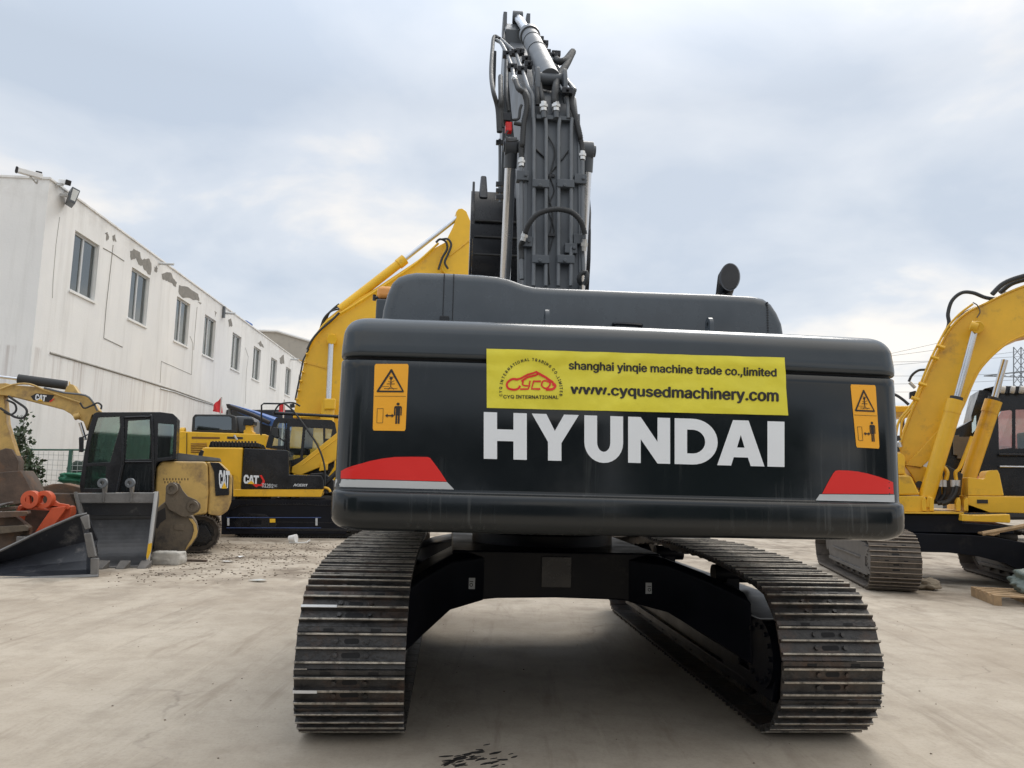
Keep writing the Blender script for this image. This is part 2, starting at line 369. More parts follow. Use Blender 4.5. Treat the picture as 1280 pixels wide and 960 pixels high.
# ------------------------------------------------------------------ ground
def ground():
    m = bpy.data.materials.new('old_concrete'); m.use_nodes = True; nt = m.node_tree; n = nt.nodes; l = nt.links; b = n['Principled BSDF']
    tc = n.new('ShaderNodeTexCoord')
    def nz(s, d=6, r=.6, vec=None, dist=0):
        q = n.new('ShaderNodeTexNoise'); q.inputs['Scale'].default_value = s; q.inputs['Detail'].default_value = d; q.inputs['Roughness'].default_value = r; q.inputs['Distortion'].default_value = dist
        l.new(vec or tc.outputs['Object'], q.inputs['Vector']); return q.outputs['Fac']
    def ramp(f, a, b_):
        q = n.new('ShaderNodeMapRange'); q.inputs['From Min'].default_value = a; q.inputs['From Max'].default_value = b_; l.new(f, q.inputs['Value']); return q.outputs[0]
    def mix(f, a, c, blend='MIX'):
        q = n.new('ShaderNodeMix'); q.data_type = 'RGBA'; q.blend_type = blend
        if isinstance(f, float): q.inputs[0].default_value = f
        else: l.new(f, q.inputs[0])
        for i, s in ((6, a), (7, c)):
            if isinstance(s, tuple): q.inputs[i].default_value = (*s, 1)
            else: l.new(s, q.inputs[i])
        return q.outputs[2]
    def mul(a, k):
        q = n.new('ShaderNodeMath'); q.operation = 'MULTIPLY'; l.new(a, q.inputs[0])
        if isinstance(k, float): q.inputs[1].default_value = k
        else: l.new(k, q.inputs[1])
        return q.outputs[0]
    c = mix(ramp(nz(.5, 8), .35, .65), (.37, .315, .25), (.475, .42, .345))
    c = mix(mul(ramp(nz(3.5, 10, .7), .45, .75), .45), c, (.235, .192, .145))
    c = mix(mul(ramp(nz(40, 4, .7), .5, .8), .35), c, (.19, .165, .14))
    mp = n.new('ShaderNodeMapping'); mp.inputs['Rotation'].default_value = (0, 0, .9); mp.inputs['Scale'].default_value = (1, .12, 1); l.new(tc.outputs['Object'], mp.inputs[0])
    c = mix(mul(ramp(nz(5, 8, .7, mp.outputs[0], .6), .54, .70), .5), c, (.23, .185, .14))
    for rot_, sc2, k_ in ((.25, 2.2, .35), (-.5, 3.1, .3), (1.35, 1.7, .3)):
        mq = n.new('ShaderNodeMapping'); mq.inputs['Rotation'].default_value = (0, 0, rot_); mq.inputs['Scale'].default_value = (1, .05, 1); l.new(tc.outputs['Object'], mq.inputs[0])
        c = mix(mul(mul(ramp(nz(sc2, 6, .65, mq.outputs[0], .3), .58, .68), ramp(nz(.45, 4), .48, .6)), k_), c, (.20, .165, .13))
        c = mix(mul(mul(ramp(nz(sc2 * 1.7, 6, .65, mq.outputs[0], .3), .6, .7), ramp(nz(.6, 4), .48, .6)), k_), c, (.56, .49, .39))
    # earthy strip further back in the yard
    sx = n.new('ShaderNodeSeparateXYZ'); l.new(tc.outputs['Object'], sx.inputs[0])
    far = mul(ramp(sx.outputs['Y'], 7.5, 13.), ramp(nz(1.1, 10, .72), .46, .62))
    c = mix(mul(far, .85), c, (.135, .105, .078))
    # cracks
    vo = n.new('ShaderNodeTexVoronoi'); vo.feature = 'DISTANCE_TO_EDGE'; vo.inputs['Scale'].default_value = .42
    wn = n.new('ShaderNodeTexNoise'); wn.inputs['Scale'].default_value = 1.6; wn.inputs['Detail'].default_value = 8; l.new(tc.outputs['Object'], wn.inputs['Vector'])
    va = n.new('ShaderNodeVectorMath'); va.operation = 'MULTIPLY_ADD'; va.inputs[1].default_value = (.9, .9, 0); l.new(wn.outputs['Color'], va.inputs[0]); l.new(tc.outputs['Object'], va.inputs[2]); l.new(va.outputs[0], vo.inputs['Vector'])
    ck = n.new('ShaderNodeMapRange'); ck.inputs['From Min'].default_value = .002; ck.inputs['From Max'].default_value = .008; ck.inputs['To Min'].default_value = 1; ck.inputs['To Max'].default_value = 0; l.new(vo.outputs['Distance'], ck.inputs['Value'])
    ckm = mul(mul(ck.outputs[0], ramp(nz(.7), .5, .62)), .28)
    c = mix(ckm, c, (.12, .10, .085))
    # oil spots
    c = mix(mul(ramp(nz(1.3, 12, .78), .66, .76), .55), c, (.11, .10, .09))
    l.new(c, b.inputs['Base Color'])
    rg = n.new('ShaderNodeMapRange'); l.new(nz(2.5, 8), rg.inputs['Value']); rg.inputs['To Min'].default_value = .5; rg.inputs['To Max'].default_value = .95; l.new(rg.outputs[0], b.inputs['Roughness'])
    b.inputs['Specular IOR Level'].default_value = .1
    bp = n.new('ShaderNodeBump'); bp.inputs['Strength'].default_value = .35; bp.inputs['Distance'].default_value = .02
    l.new(nz(14, 10, .7), bp.inputs['Height']); b2 = n.new('ShaderNodeBump'); b2.inputs['Strength'].default_value = .3; b2.inputs['Distance'].default_value = .03; b2.invert = True
    l.new(ckm, b2.inputs['Height']); l.new(bp.outputs[0], b2.inputs['Normal']); l.new(b2.outputs[0], b.inputs['Normal'])
    mb = MB(); mb.add([(-600, -200, 0), (600, -200, 0), (600, 1200, 0), (-600, 1200, 0)], [(0, 1, 2, 3)])
    tag(mb.build('ground', m), kind='structure')
ground()

# ------------------------------------------------------------------ crawler undercarriage (local: u right, v forward, z up)
def track_path(hl, Rr, rise, z0=.035):
    "closed outline (v,z) of the shoe plates, evenly resampled"
    P = []
    cz = z0 + Rr
    for i in range(25):  # rear end, from bottom to top
        a = -math.pi / 2 - math.pi * i / 24; P.append((-hl + Rr * math.cos(a), cz + Rr * math.sin(a)))
    for i in range(1, 20):
        t = i / 20; x = -hl + 2 * hl * t
        P.append((x, cz + Rr + rise * min(1, math.sin(math.pi * t) * 1.5) + .008 * math.sin(t * 19)))
    for i in range(25):
        a = math.pi / 2 - math.pi * i / 24; P.append((hl + Rr * math.cos(a), cz + Rr * math.sin(a)))
    for i in range(1, 20): P.append((hl - 2 * hl * i / 20, z0))
    P = [V(p) for p in P]; P.append(P[0]); L = [0]
    for i in range(1, len(P)): L.append(L[-1] + (P[i] - P[i - 1]).length)
    def at(s):
        s %= L[-1]
        for i in range(1, len(L)):
            if L[i] >= s:
                t = (s - L[i - 1]) / max(1e-9, L[i] - L[i - 1]); return P[i - 1].lerp(P[i], t)
    return at, L[-1]
def shoe_mesh(mb, c, t, nrm, w, pitch, detailed=True):
    "triple grouser shoe; c centre on the outer plate face, t travel direction, nrm outward"
    u = V((1, 0, 0))
    def bx(a0, a1, t0, t1, n0, n1, top=None):
        P = []
        for nn, (ta, tb) in ((n0, (t0, t1)), (n1, top or (t0, t1))):
            for a, b_ in ((a0, ta), (a1, ta), (a1, tb), (a0, tb)): P.append(c + u * a + t * b_ + nrm * nn)
        mb.hexa(P)
    h = w / 2; p = pitch
    mb.cur = 0
    bx(-h, h, -p * .49, p * .47, -.014, 0)
    bx(-h, h, p * .40, p * .52, .0005, .010)      # lap over the next shoe
    for k, hh in ((-.34, .026), (0, .032), (.34, .026)):
        mb.cur = 0
        bx(-h, h, p * k - .010, p * k + .010, -.004, hh - .005, (p * k - .006, p * k + .006))
        mb.cur = 1
        bx(-h + .001, h - .001, p * k - .0058, p * k + .0058, hh - .0052, hh, (p * k - .0045, p * k + .0045))
    if detailed:
        mb.cur = 0
        for a in (-.085, .085):
            for b_ in (-.17, .17):
                q = c + u * a + t * (b_ * p) ; mb.cyl(q - nrm * .002, q + nrm * .014, .014, 6)
        mb.cur = 2
        for b_, hw in ((-.17, .052), (.17, .042)):  # mud relief slots: dark ovals paint the shade inside the holes
            q = c + t * (b_ * p) + nrm * .0015
            ov = []
            for i in range(12):
                a = 2 * math.pi * i / 12; ov.append(q + u * (math.cos(a) * .015 + (hw - .015) * (1 if math.cos(a) > 0 else -1)) + t * (math.sin(a) * .015))
            mb.add(ov, [tuple(range(12))])
        for a in (-.13, .13):
            bx(a - .028, a + .028, p * .405, p * .475, .002, .0115)
def undercarriage(root, uc, w, hl, Rr, rise, nsh, mats, det=True, rollers=8, as_parts=True):
    ms, mg, mf, ml = mats
    at, L = track_path(hl, Rr, rise); pitch = L / nsh
    for ci, c0 in enumerate(uc):
        sgn = 1 if c0 > 0 else -1
        # link chain band
        mb = MB(); k = nsh * 2; n_in = .075
        for side in (-1, 1):
            outer = []; inner = []
            for i in range(k):
                s = i * pitch / 2; p = at(s); q = at(s + .02); t = (q - p).normalized(); nn = V((t.y, -t.x))
                # path runs clockwise seen so that nn points outwards
                d = .016 if True else 0
                ii = n_in + (.018 if i % 2 else 0)
                a = p - nn * d * -1; 
                outer.append(p); inner.append(nn * ii)
            # decide outward sign once
            cen = V((0, .5)); sg = 1 if sum((o_ - cen).dot(v_) for o_, v_ in zip(outer, inner)) > 0 else -1
            uu = c0 + side * .07
            ro = [V((uu, o_.x - sg * .016 * v_.normalized().x, o_.y - sg * .016 * v_.normalized().y)) for o_, v_ in zip(outer, inner)]
            ri = [V((uu, o_.x - sg * v_.x, o_.y - sg * v_.y)) for o_, v_ in zip(outer, inner)]
            th = V((side * .035, 0, 0))
            n0 = len(mb.v); mb.v += ro + ri + [p + th for p in ro] + [p + th for p in ri]
            for i in range(k):
                j = (i + 1) % k
                for f in ((i, j, k + j, k + i), (2 * k + i, 3 * k + i, 3 * k + j, 2 * k + j), (i, 2 * k + i, 2 * k + j, j), (k + i, k + j, 3 * k + j, 3 * k + i)):
                    mb.f.append([n0 + x for x in f]); mb.mi.append(0)
        chain = mb.build('crawler_track', ms if isinstance(ms, str) else ms[0], root)
        allsh = MB()
        for i in range(nsh):
            s = (i + .5 + (.27 if ci else 0)) * pitch; p = at(s); a = at(s - pitch * .4); b = at(s + pitch * .4); t2 = (b - a).normalized()
            nn = V((t2.y, -t2.x)); 
            if nn.dot(p - V((max(-hl, min(hl, p.x)), Rr))) < 0: nn = -nn
            mb = MB() if as_parts else allsh
            shoe_mesh(mb, V((c0, p.x, p.y)), V((0, t2.x, t2.y)), V((0, nn.x, nn.y)), w, pitch, det)
            if as_parts: so_ = mb.build('track_shoe', (ms, mg, 'groove'), chain)
            if as_parts and det and root.name == 'crawler_excavator' and ci == 0 and p.x < -hl and any(abs(p.y - q) < pitch * .5 for q in (.42, .72)):
                mb = MB(); wd = .2 if p.y > .6 else .13; c_ = V((c0, p.x, p.y)) + V((0, nn.x, nn.y)) * .033 + V((0, t2.x, t2.y)) * (pitch * .0); 
                mb.prism([c_ + V((-w / 2 + .001, 0, 0)) - V((0, t2.x, t2.y)) * .008, c_ + V((-w / 2 + wd, 0, 0)) - V((0, t2.x, t2.y)) * .008, c_ + V((-w / 2 + wd, 0, 0)) + V((0, t2.x, t2.y)) * .008, c_ + V((-w / 2 + .001, 0, 0)) + V((0, t2.x, t2.y)) * .008], V((0, nn.x, nn.y)) * .002); mb.build('paint_strip', 'plastic', chain)
        if not as_parts: allsh.build('track_shoes', (ms, mg, 'groove'), chain)
        # frame
        mb = MB(); a = c0 - .2; b = c0 + .2
        zt_ = Rr * 1.62; pr = [(-hl + .25, .2), (hl - .25, .2), (hl - .1, .3), (hl - .1, zt_ * .85), (hl - .5, zt_), (-hl + .6, zt_ * 1.02), (-hl + .1, zt_ * .9), (-hl + .1, .3)]
        mb.prism([V((a, x, z)) for x, z in pr], (b - a, 0, 0))
        f = mb.build('track_frame', mf, root, bevel=.015)
        inner = c0 - sgn * .215
        mb = MB()
        # inner side dressing: bottom flange, end guard with openings
        for q in (c0 - .235, c0 + .2):
            mb.box((q, -hl + .3, .17), (q + .035, hl - .3, .23)); mb.box((q, -hl + .75, zt_ * .62), (q + .03, hl - .6, zt_ * .66))
            gx = [(-hl - .12, .2), (-hl + .72, .2), (-hl + .78, zt_ * .55), (-hl + .5, zt_ * .95), (-hl - .1, zt_ * .95), (-hl - .2, zt_ * .6)]
            ho = [(-hl + .02, .3), (-hl + .42, .3), (-hl + .42, zt_ * .7), (-hl + .02, zt_ * .7)]
            mb.prism([V((q + .001, x, z)) for x, z in gx], (.033, 0, 0), [[V((q + .001, x, z)) for x, z in ho]])
        mb.build('guard_plate', mf, f, bevel=.006)
        for vv, nm in ((-hl, 'sprocket'), (hl, 'idler_wheel')):
            mb = MB(); r_ = Rr - .085
            if nm == 'sprocket':
                n_ = 21; P = []
                for i in range(n_ * 4):
                    an = 2 * math.pi * i / (n_ * 4); rad = r_ + (.035 if i % 4 in (1, 2) else -.01); P.append(V((c0 - .04, vv + rad * math.cos(an), .035 + Rr + rad * math.sin(an))))
                mb.prism(P, (.08, 0, 0)); mb.cyl((c0 - .26, vv, .035 + Rr), (c0 + .26, vv, .035 + Rr), r_ * .62, 28)
                for i in range(14):
                    an = 2 * math.pi * i / 14; cc = V((0, vv + r_ * .5 * math.cos(an), .035 + Rr + r_ * .5 * math.sin(an)))
                    mb.cyl(cc + V((c0 - .275, 0, 0)), cc + V((c0 + .275, 0, 0)), .016, 6)
            else:
                mb.cyl((c0 - .09, vv, .035 + Rr), (c0 + .09, vv, .035 + Rr), r_, 32); mb.cyl((c0 - .2, vv, .035 + Rr), (c0 + .2, vv, .035 + Rr), r_ * .4, 20)
            mb.build(nm, ml, root)
        for i in range(rollers):
            vv = -hl + .5 + (2 * hl - 1.) * i / (rollers - 1)
            mb = MB(); mb.cyl((c0 - .15, vv, .2), (c0 + .15, vv, .2), .09, 18); mb.cyl((c0 - .19, vv, .2), (c0 + .19, vv, .2), .05, 12)
            for e_ in (-.13, .13): mb.cyl((c0 + e_ - .012, vv, .2), (c0 + e_ + .012, vv, .2), .115, 18)
            mb.build('track_roller', ml, root)
        for vv in (-hl * .42, hl * .42):
            mb = MB(); zc = .035 + 2 * Rr + rise - .16
            mb.cyl((c0 - .14, vv, zc), (c0 + .14, vv, zc), .07, 16); mb.box((c0 - .05 , vv - .06, zt_ - .02), (c0 + .05, vv + .06, zc)); mb.build('carrier_roller', ml, root)

# ================================================================== MAIN EXCAVATOR
AX = R(4.4)
EX = thing('crawler_excavator', 'dark grey excavator seen from behind with HYUNDAI lettering and raised boom', 'excavator', (.30, 6.96, 0), AX)
EM = rootmat(EX); EI = EM.inverted()
def Lv(px, py, v):
    "local point of the main machine where the sight line of a photo pixel meets the plane v"
    d = EI.to_3x3() @ ray(px, py); o = EI @ O; return o + d * ((v - o.y) / d.y)
undercarriage(EX, (-1.345, 1.40), .60, 2.06, .425, .085, 50, ('shoe', 'grouser', 'carblack', 'carblack'))
# carbody
def carbody():
    mb = MB()
    mb.prism([V((-.78, -1.0, z)) for z in (0,)] and [V((u, -1.0, z)) for u, z in ((-.80, .58), (-.45, .615), (0, .625), (.45, .615), (.80, .58), (.80, .965), (-.80, .965))], (0, 2.0, 0))
    for su in (-1, 1):
        for sv in (-1, 1):
            rg = []
            for u, v0, v1, z0, z1 in ((.55, .1, 1.0, .60, .965), (.80, .35, 1.22, .56, .945), (.98, .7, 1.62, .46, .88), (1.14, .95, 1.95, .36, .80)):
                rg.append([V((su * u, sv * v1, z0)), V((su * u, sv * v0, z0)), V((su * u, sv * v0, z1 - .01)), V((su * u, sv * (v0 + .05), z1)), V((su * u, sv * (v1 - .12), z1)), V((su * u, sv * v1, z1 - .05))])
            mb.loft(rg)
    mb.cyl((0, 0, .94), (0, 0, 1.06), .62, 48)
    o = mb.build('carbody', 'carblack', EX, bevel=.014)
    m2 = MB()
    m2.box((-.12, -1.012, .70), (.11, -1.0015, .93)); m2.build('cover_plate', 'black', o, bevel=.004)
    m2 = MB(); m2.cyl((0, 0, 1.06), (0, 0, 1.2), .56, 48)
    for i in range(40):
        a = 2 * math.pi * i / 40; m2.cyl((.59 * math.cos(a), .59 * math.sin(a), 1.055), (.59 * math.cos(a), .59 * math.sin(a), 1.085), .017, 6)
    m2.build('swing_bearing', 'carblack', EX)
    for px, py in ((589, 729), (811, 735)):
        bvc = BVHTree.FromPolygons([EM @ p for p in mb.v], [tuple(f) for f in mb.f]); hit = bvc.ray_cast(O, ray(px, py))[0]
        c = EI @ hit; yy = c.y - .012; m3 = MB(); m3.box((c.x - .028, yy - .004, c.z - .04), (c.x + .028, yy, c.z + .04)); s = m3.build('label_plate', 'silver', EX)
        m3 = MB(); m3.ring((c.x, yy - .006, c.z - .01), (0, -1, 0), .008, .013, .001, 12); m3.box((c.x - .014, yy - .006, c.z + .012), (c.x + .014, yy - .0045, c.z + .017)); m3.build('mark', 'ink', s)
carbody()

# upper structure: deck and house (mostly hidden behind the counterweight)
mb = MB(); mb.box((-1.42, -2.0, 1.2), (1.42, 1.6, 1.42)); mb.build('deck', 'carblack', EX, bevel=.02)
mb = MB(); mb.box((-1.4, -1.99, 1.425), (-.45, .0, 2.3)); mb.box((.45, -1.99, 1.425), (1.4, .9, 2.3)); mb.box((-.449, -1.99, 1.425), (.449, -.85, 2.28)); mb.build('side_housing', 'hood', EX, bevel=.04)
# cab
def cab(root, u0, u1, v0, v1, z0, z1, body, gl='glass'):
    mb = MB(); t = .07; zm = z0 + (z1 - z0) * .42
    P = [(v0, z0), (v1 - .02, z0), (v1 + .1, zm), (v1 - .25, z1), (v0 + .05, z1), (v0, z1 - .12)]
    hole = [[(v0 + t * 1.4, zm + .04), (v0 + (v1 - v0) * .42, zm + .04), (v0 + (v1 - v0) * .42, z1 - .16), (v0 + t * 1.8, z1 - .16)], [(v0 + (v1 - v0) * .50, zm - .1), (v1 - .03, zm - .02), (v1 - .30, z1 - .14), (v0 + (v1 - v0) * .5, z1 - .14)]]
    for uu in (u0, u1 - t): mb.prism([V((uu, a, b)) for a, b in P], (t, 0, 0), [[V((uu, a, b)) for a, b in h] for h in hole])
    mb.box((u0 + t, v0, z1 - .1), (u1 - t, v1 - .25, z1 - .002)); mb.box((u0 + t, v0, z0), (u1 - t, v0 + .07, zm)); mb.box((u0 + t, v0, z0), (u1 - t, v1 - .03, z0 + .12)); mb.box((u0 + t, v1 - .1, z0), (u1 - t, v1 - .02, z0 + .45))
    c = mb.build('cab', body, root, bevel=.012)
    mb = MB()
    for uu in (u0 + .03, u1 - .036): 
        for h in hole: mb.prism([V((uu, a, b)) for a, b in h], (.006, 0, 0))
    mb.box((u0 + t, v0 + .03, zm), (u1 - t, v0 + .036, z1 - .1)); mb.prism([V((u0 + t, v1 - .06, z0 + .45)), V((u1 - t, v1 - .06, z0 + .45)), V((u1 - t, v1 + .06, zm)), V((u0 + t, v1 + .06, zm))], (0, .006, 0)); mb.prism([V((u0 + t, v1 + .06, zm)), V((u1 - t, v1 + .06, zm)), V((u1 - t, v1 - .3, z1 - .1)), V((u0 + t, v1 - .3, z1 - .1))], (0, .006, 0))
    mb.build('cab_glass', gl, c)
    mb = MB(); um = (u0 + u1) / 2; vm = (v0 + v1) / 2
    mb.box((um - .24, vm - .3, z0 + .4), (um + .24, vm + .2, z0 + .55)); mb.box((um - .24, vm - .42, z0 + .5), (um + .24, vm - .28, z0 + 1.15)); mb.box((um - .15, vm - .2, z0 + .12), (um + .15, vm + .1, z0 + .4)); mb.build('operator_seat', 'rubber', c, bevel=.04)
    return c
cab(EX, -1.4, -.42, .1, 1.75, 1.425, 2.95, 'graphite')

# counterweight
CU = .090
def cw_ring(z, inset, side=None, hw=1.525, vr=-3.05, rad=.15, bow=.05, vf=-1.995):
    w_ = hw - (side if side is not None else .22 * inset + .35 * max(0, inset - .05)); r_ = max(.04, rad - inset * .35); P = []
    y0 = vr + inset
    def yb(u): return y0 + bow * (u / hw) ** 2
    for i in range(21):
        u = -(w_ - r_) + 2 * (w_ - r_) * i / 20; P.append(V((CU + u, yb(u), z)))
    ye = yb(w_ - r_)
    for i in range(1, 9):
        a = -math.pi / 2 + math.pi / 2 * i / 8; P.append(V((CU + w_ - r_ + r_ * math.cos(a), ye + r_ + r_ * math.sin(a), z)))
    P.append(V((CU + w_, vf, z))); P.append(V((CU - w_, vf, z)))
    for i in range(8):
        a = math.pi + math.pi / 2 * i / 8; P.append(V((CU - (w_ - r_) + r_ * math.cos(a), ye + r_ + r_ * math.sin(a), z)))
    return P
def arc_prof(z0, z1, ins, n=7):  # quarter round
    return [(z0 + (z1 - z0) * math.sin(math.pi / 2 * i / n), ins * (1 - math.cos(math.pi / 2 * i / n))) for i in range(n + 1)]
lip = [(1.228 + .075 * (1 - math.cos(math.pi / 2 * i / 7)), .085 * (1 - math.sin(math.pi / 2 * i / 7))) for i in range(8)]
lip += [(1.395, 0), (1.413, .004), (1.424, .015), (1.427, .03), (1.431, .034), (1.436, .036)]
pan = [(1.445, .037), (1.6, .037), (1.75, .037), (1.9, .038), (2.05, .042), (2.092, .044), (2.1, .052)]
cap = [(2.116, .050), (2.122, .040), (2.14, .037), (2.18, .042), (2.22, .052)] + [(2.22 + .122 * math.sin(math.pi / 2 * i / 9), .052 + .15 * (1 - math.cos(math.pi / 2 * i / 9))) for i in range(1, 10)] + [(2.344, .215)]
sd = {k: .10 * (1 - math.sin(math.pi / 2 * k / 7)) for k in range(8)}
mb = MB(); mb.loft([cw_ring(z, i, sd.get(k)) for k, (z, i) in enumerate(lip + pan)]); mb.cur = 1; mb.loft([cw_ring(z, .072) for z in (2.1005, 2.1155)]); mb.cur = 2; mb.loft([cw_ring(z, i) for z, i in cap])
CW = mb.build('counterweight', ('graphite', 'groove', 'capsheen'), EX, sharp=50)
skin = MB(); skin.loft([cw_ring(z, i, sd.get(k)) for k, (z, i) in enumerate(lip + pan[:-1] + cap[1:])])
BV = BVHTree.FromPolygons([EM @ p for p in skin.v], [tuple(f) for f in skin.f])
def onCW(off):
    def f(px, py):
        d = ray(px, py); hit, nn, _, _ = BV.ray_cast(O, d)
        if hit is None:
            for k in range(1, 60):
                hit, nn, _, _ = BV.ray_cast(O, ray(px + (k if px < 770 else -k) * .7, py))
                if hit is not None: break
        if nn.dot(d) > 0: nn = -nn
        return hit + nn * off
    return f
c3, c5, c7 = onCW(.0025), onCW(.0045), onCW(.0065)

# stripes
def dec(name, polys, m, parent, pr, cell=12, label=None):
    mb = MB()
    for p in polys: decal(mb, p, pr, cell)
    return face_viewer(mb.build(name, m, parent, world=True, label=label, fixn=False))
dec('stripe_decal', [zl((84, 698), (85, 668), (105, 657), (130, 648), (200, 628), (250, 618), (300, 612), (370, 611), (430, 612), (441, 616), (452, 630), (480, 668), (507, 710))], 'red', CW, c3, label='red swoosh at the left corner')
dec('stripe_decal', [zl((64, 700), (84, 700.5), (508, 712), (537, 742), (400, 739), (56, 731))], 'silver', CW, c3, label='silver band under the left red swoosh')
dec('stripe_decal', [zr((393, 792), (412, 755), (430, 724), (437, 716), (448, 714), (480, 715), (510, 718), (545, 725), (580, 735), (612, 746), (629, 754), (631, 793))], 'red', CW, c3, label='red swoosh at the right corner')
dec('stripe_decal', [zr((385, 794), (633, 796), (634, 821), (371, 815))], 'silver', CW, c3, label='silver band under the right red swoosh')
# big lettering in crop coordinates zb (slanted baseline)
def hx(x0, x1, polys, holes={}):
    out = []
    for i, p in enumerate(polys): out.append(([bl(x0 + (x1 - x0) * a, t) for a, t in p], [[bl(x0 + (x1 - x0) * a, t) for a, t in h] for h in holes.get(i, [])]))
    return out
def bl(x, t):  # t 0 bottom 1 top
    k = (x - 15) / 1200; top = 304 + 39 * k; bot = 491 + 33 * k
    return (600 + x / 3.2, 420 + (bot + (top - bot) * t) / 3.2)
def arcp(cx, cy, rx, ry, a0, a1, n=10): return [(cx + rx * math.cos(R(a0 + (a1 - a0) * i / n)), cy + ry * math.sin(R(a0 + (a1 - a0) * i / n))) for i in range(n + 1)]
L_ = []
L_ += [hx(15, 187, [[(0, 0), (.31, 0), (.31, .39), (.69, .39), (.69, 0), (1, 0), (1, 1), (.69, 1), (.69, .64), (.31, .64), (.31, 1), (0, 1)]])]
L_ += [hx(207, 395, [[(.345, 0), (.63, 0), (.63, .385), (1, 1), (.685, 1), (.49, .64), (.31, 1), (0, 1), (.345, .40)]])]
L_ += [hx(417, 572, [[(0, 1), (0, .42)] + arcp(.5, .42, .5, .44, 180, 360, 14) + [(1, .42), (1, 1), (.67, 1), (.67, .42)] + arcp(.5, .42, .17, .2, 360, 180, 10) + [(.33, .42), (.33, 1)]])]
L_ += [hx(592, 760, [[(0, 0), (.3, 0), (.3, .52), (.70, 0), (1, 0), (1, 1), (.7, 1), (.7, .47), (.3, 1), (0, 1)]])]
L_ += [hx(778, 950, [[(0, 0), (.42, 0)] + arcp(.42, .5, .58, .5, -90, 90, 18) + [(.42, 1), (0, 1)]], {0: [[(.29, .24), (.40, .24)] + arcp(.42, .5, .29, .26, -85, 85, 12) + [(.40, .76), (.29, .76)]]})]
L_ += [hx(948, 1137, [[(0, 0), (.295, 0), (.35, .185), (.65, .185), (.71, 0), (1, 0), (.665, 1), (.335, 1)]], {0: [[(.42, .40), (.58, .40), (.5, .68)]]})]
L_ += [hx(1149, 1217, [[(0, 0), (1, 0), (1, 1), (0, 1)]])]
for ps in L_:
    mb = MB()
    for p, h in ps: decal(mb, p, c3, 14, h)
    face_viewer(mb.build('letter', 'white', CW, world=True, fixn=False))

# warning stickers
def sticker(q):
    TL, TR, BR, BL = [V(p) for p in q]
    def m(a, b): p = (TL * (1 - a) + TR * a) * (1 - b) + (BL * (1 - a) + BR * a) * b; return (p.x, p.y)
    st = dec('warning_sticker', [[m(.03, 0), m(.97, 0), m(1, .03), m(1, .97), m(.97, 1), m(.03, 1), m(0, .97), m(0, .03)]], 'sticker', EX, c3, 8)
    mb = MB()
    def pl(p, pr=c5, h=()): decal(mb, [m(*x) for x in p], pr, 8, [[m(*x) for x in hh] for hh in h])
    def ln(p, w_=1.0): stroke_decal(mb, [m(*x) for x in p], w_, c5)
    pl([(.10, .425), (.08, .41), (.48, .08), (.52, .08), (.90, .41), (.88, .425)], h=[[(.16, .40), (.84, .40), (.5, .125)]])
    ln([(.03, .485), (.97, .485)], .45)
    ln([(.30, .37), (.70, .37)], .6); ln([(.25, .34), (.45, .34)], .5); ln([(.38, .30), (.62, .30)], .8); ln([(.5, .23), (.5, .35)], 1.1); ln([(.42, .26), (.5, .28), (.60, .25)], .6); ln([(.5, .34), (.42, .385)], .6); ln([(.5, .34), (.6, .385)], .6)
    pl([(.46, .20), (.54, .20), (.55, .225), (.5, .24), (.45, .225)]); ln([(.44, .19), (.62, .2)], .5)
    for p in ([(.12, .67), (.30, .67)], [(.30, .67), (.30, .885)], [(.30, .885), (.12, .885)], [(.12, .885), (.12, .67)]): ln(p, .5)
    pl([(.36, .775), (.44, .745), (.44, .765), (.56, .765), (.56, .745), (.64, .775), (.56, .805), (.56, .785), (.44, .785), (.44, .805)])
    pl([(.74 + .05 * math.cos(a * .785), .60 + .022 * math.sin(a * .785)) for a in range(8)])
    pl([(.63, .645), (.66, .63), (.82, .63), (.86, .645), (.86, .77), (.825, .77), (.825, .665), (.81, .665), (.81, .895), (.755, .895), (.755, .77), (.735, .77), (.735, .895), (.68, .895), (.68, .665), (.665, .665), (.665, .77), (.63, .77)])
    face_viewer(mb.build('pictogram', 'ink', st, world=True, fixn=False))
sticker(zl((219, 240), (355, 240), (342, 508), (211, 506)))
sticker(zr((487, 428), (571, 431), (584, 642), (507, 638)))

# ---- advertising banner taped on the counterweight: a thing of its own
c0b = Lv(795, 480, -3.0)
BN = thing('advertising_banner', 'yellow printed banner with a red excavator emblem and web address, stuck on the dark counterweight', 'banner', EM @ V((c0b.x, -3.0, c0b.z)), AX)
bq = [V(p) for p in zb((26, 52), (1214, 88), (1232, 318), (27, 288))]
def bsheet(a, b):
    top = bq[0].lerp(bq[1], a); bot = bq[3].lerp(bq[2], a); p = top.lerp(bot, b)
    p.x += .6 * math.sin(b * 5 + 1) * (1 if a > .97 else 0)
    return p
def wr(px, py):  # slight lift of the sheet
    return .007 + .006 * noise.noise(V((px * .035, py * .05, 0))) + .002 * noise.noise(V((px * .15, py * .12, 3)))
def onB(off):
    cache = {}
    def f(px, py):
        return onCW(wr(px, py) + off)(px, py)
    return f
mb = MB(); NX, NY = 110, 24
mb.add([onB(0)(*bsheet(i / NX, j / NY)) for j in range(NY + 1) for i in range(NX + 1)], [(j * (NX + 1) + i, j * (NX + 1) + i + 1, (j + 1) * (NX + 1) + i + 1, (j + 1) * (NX + 1) + i) for j in range(NY) for i in range(NX)])
sheet = face_viewer(mb.build('sheet', 'banner', BN, world=True, fixn=False))
mb = MB(); text_quad(mb, 'shanghai yinqie machine trade co.,limited', zb((354, 99), (1183, 129), (1183, 174), (354, 145)), onB(.0025), .028); face_viewer(mb.build('lettering', 'ink', BN, world=True, fixn=False))
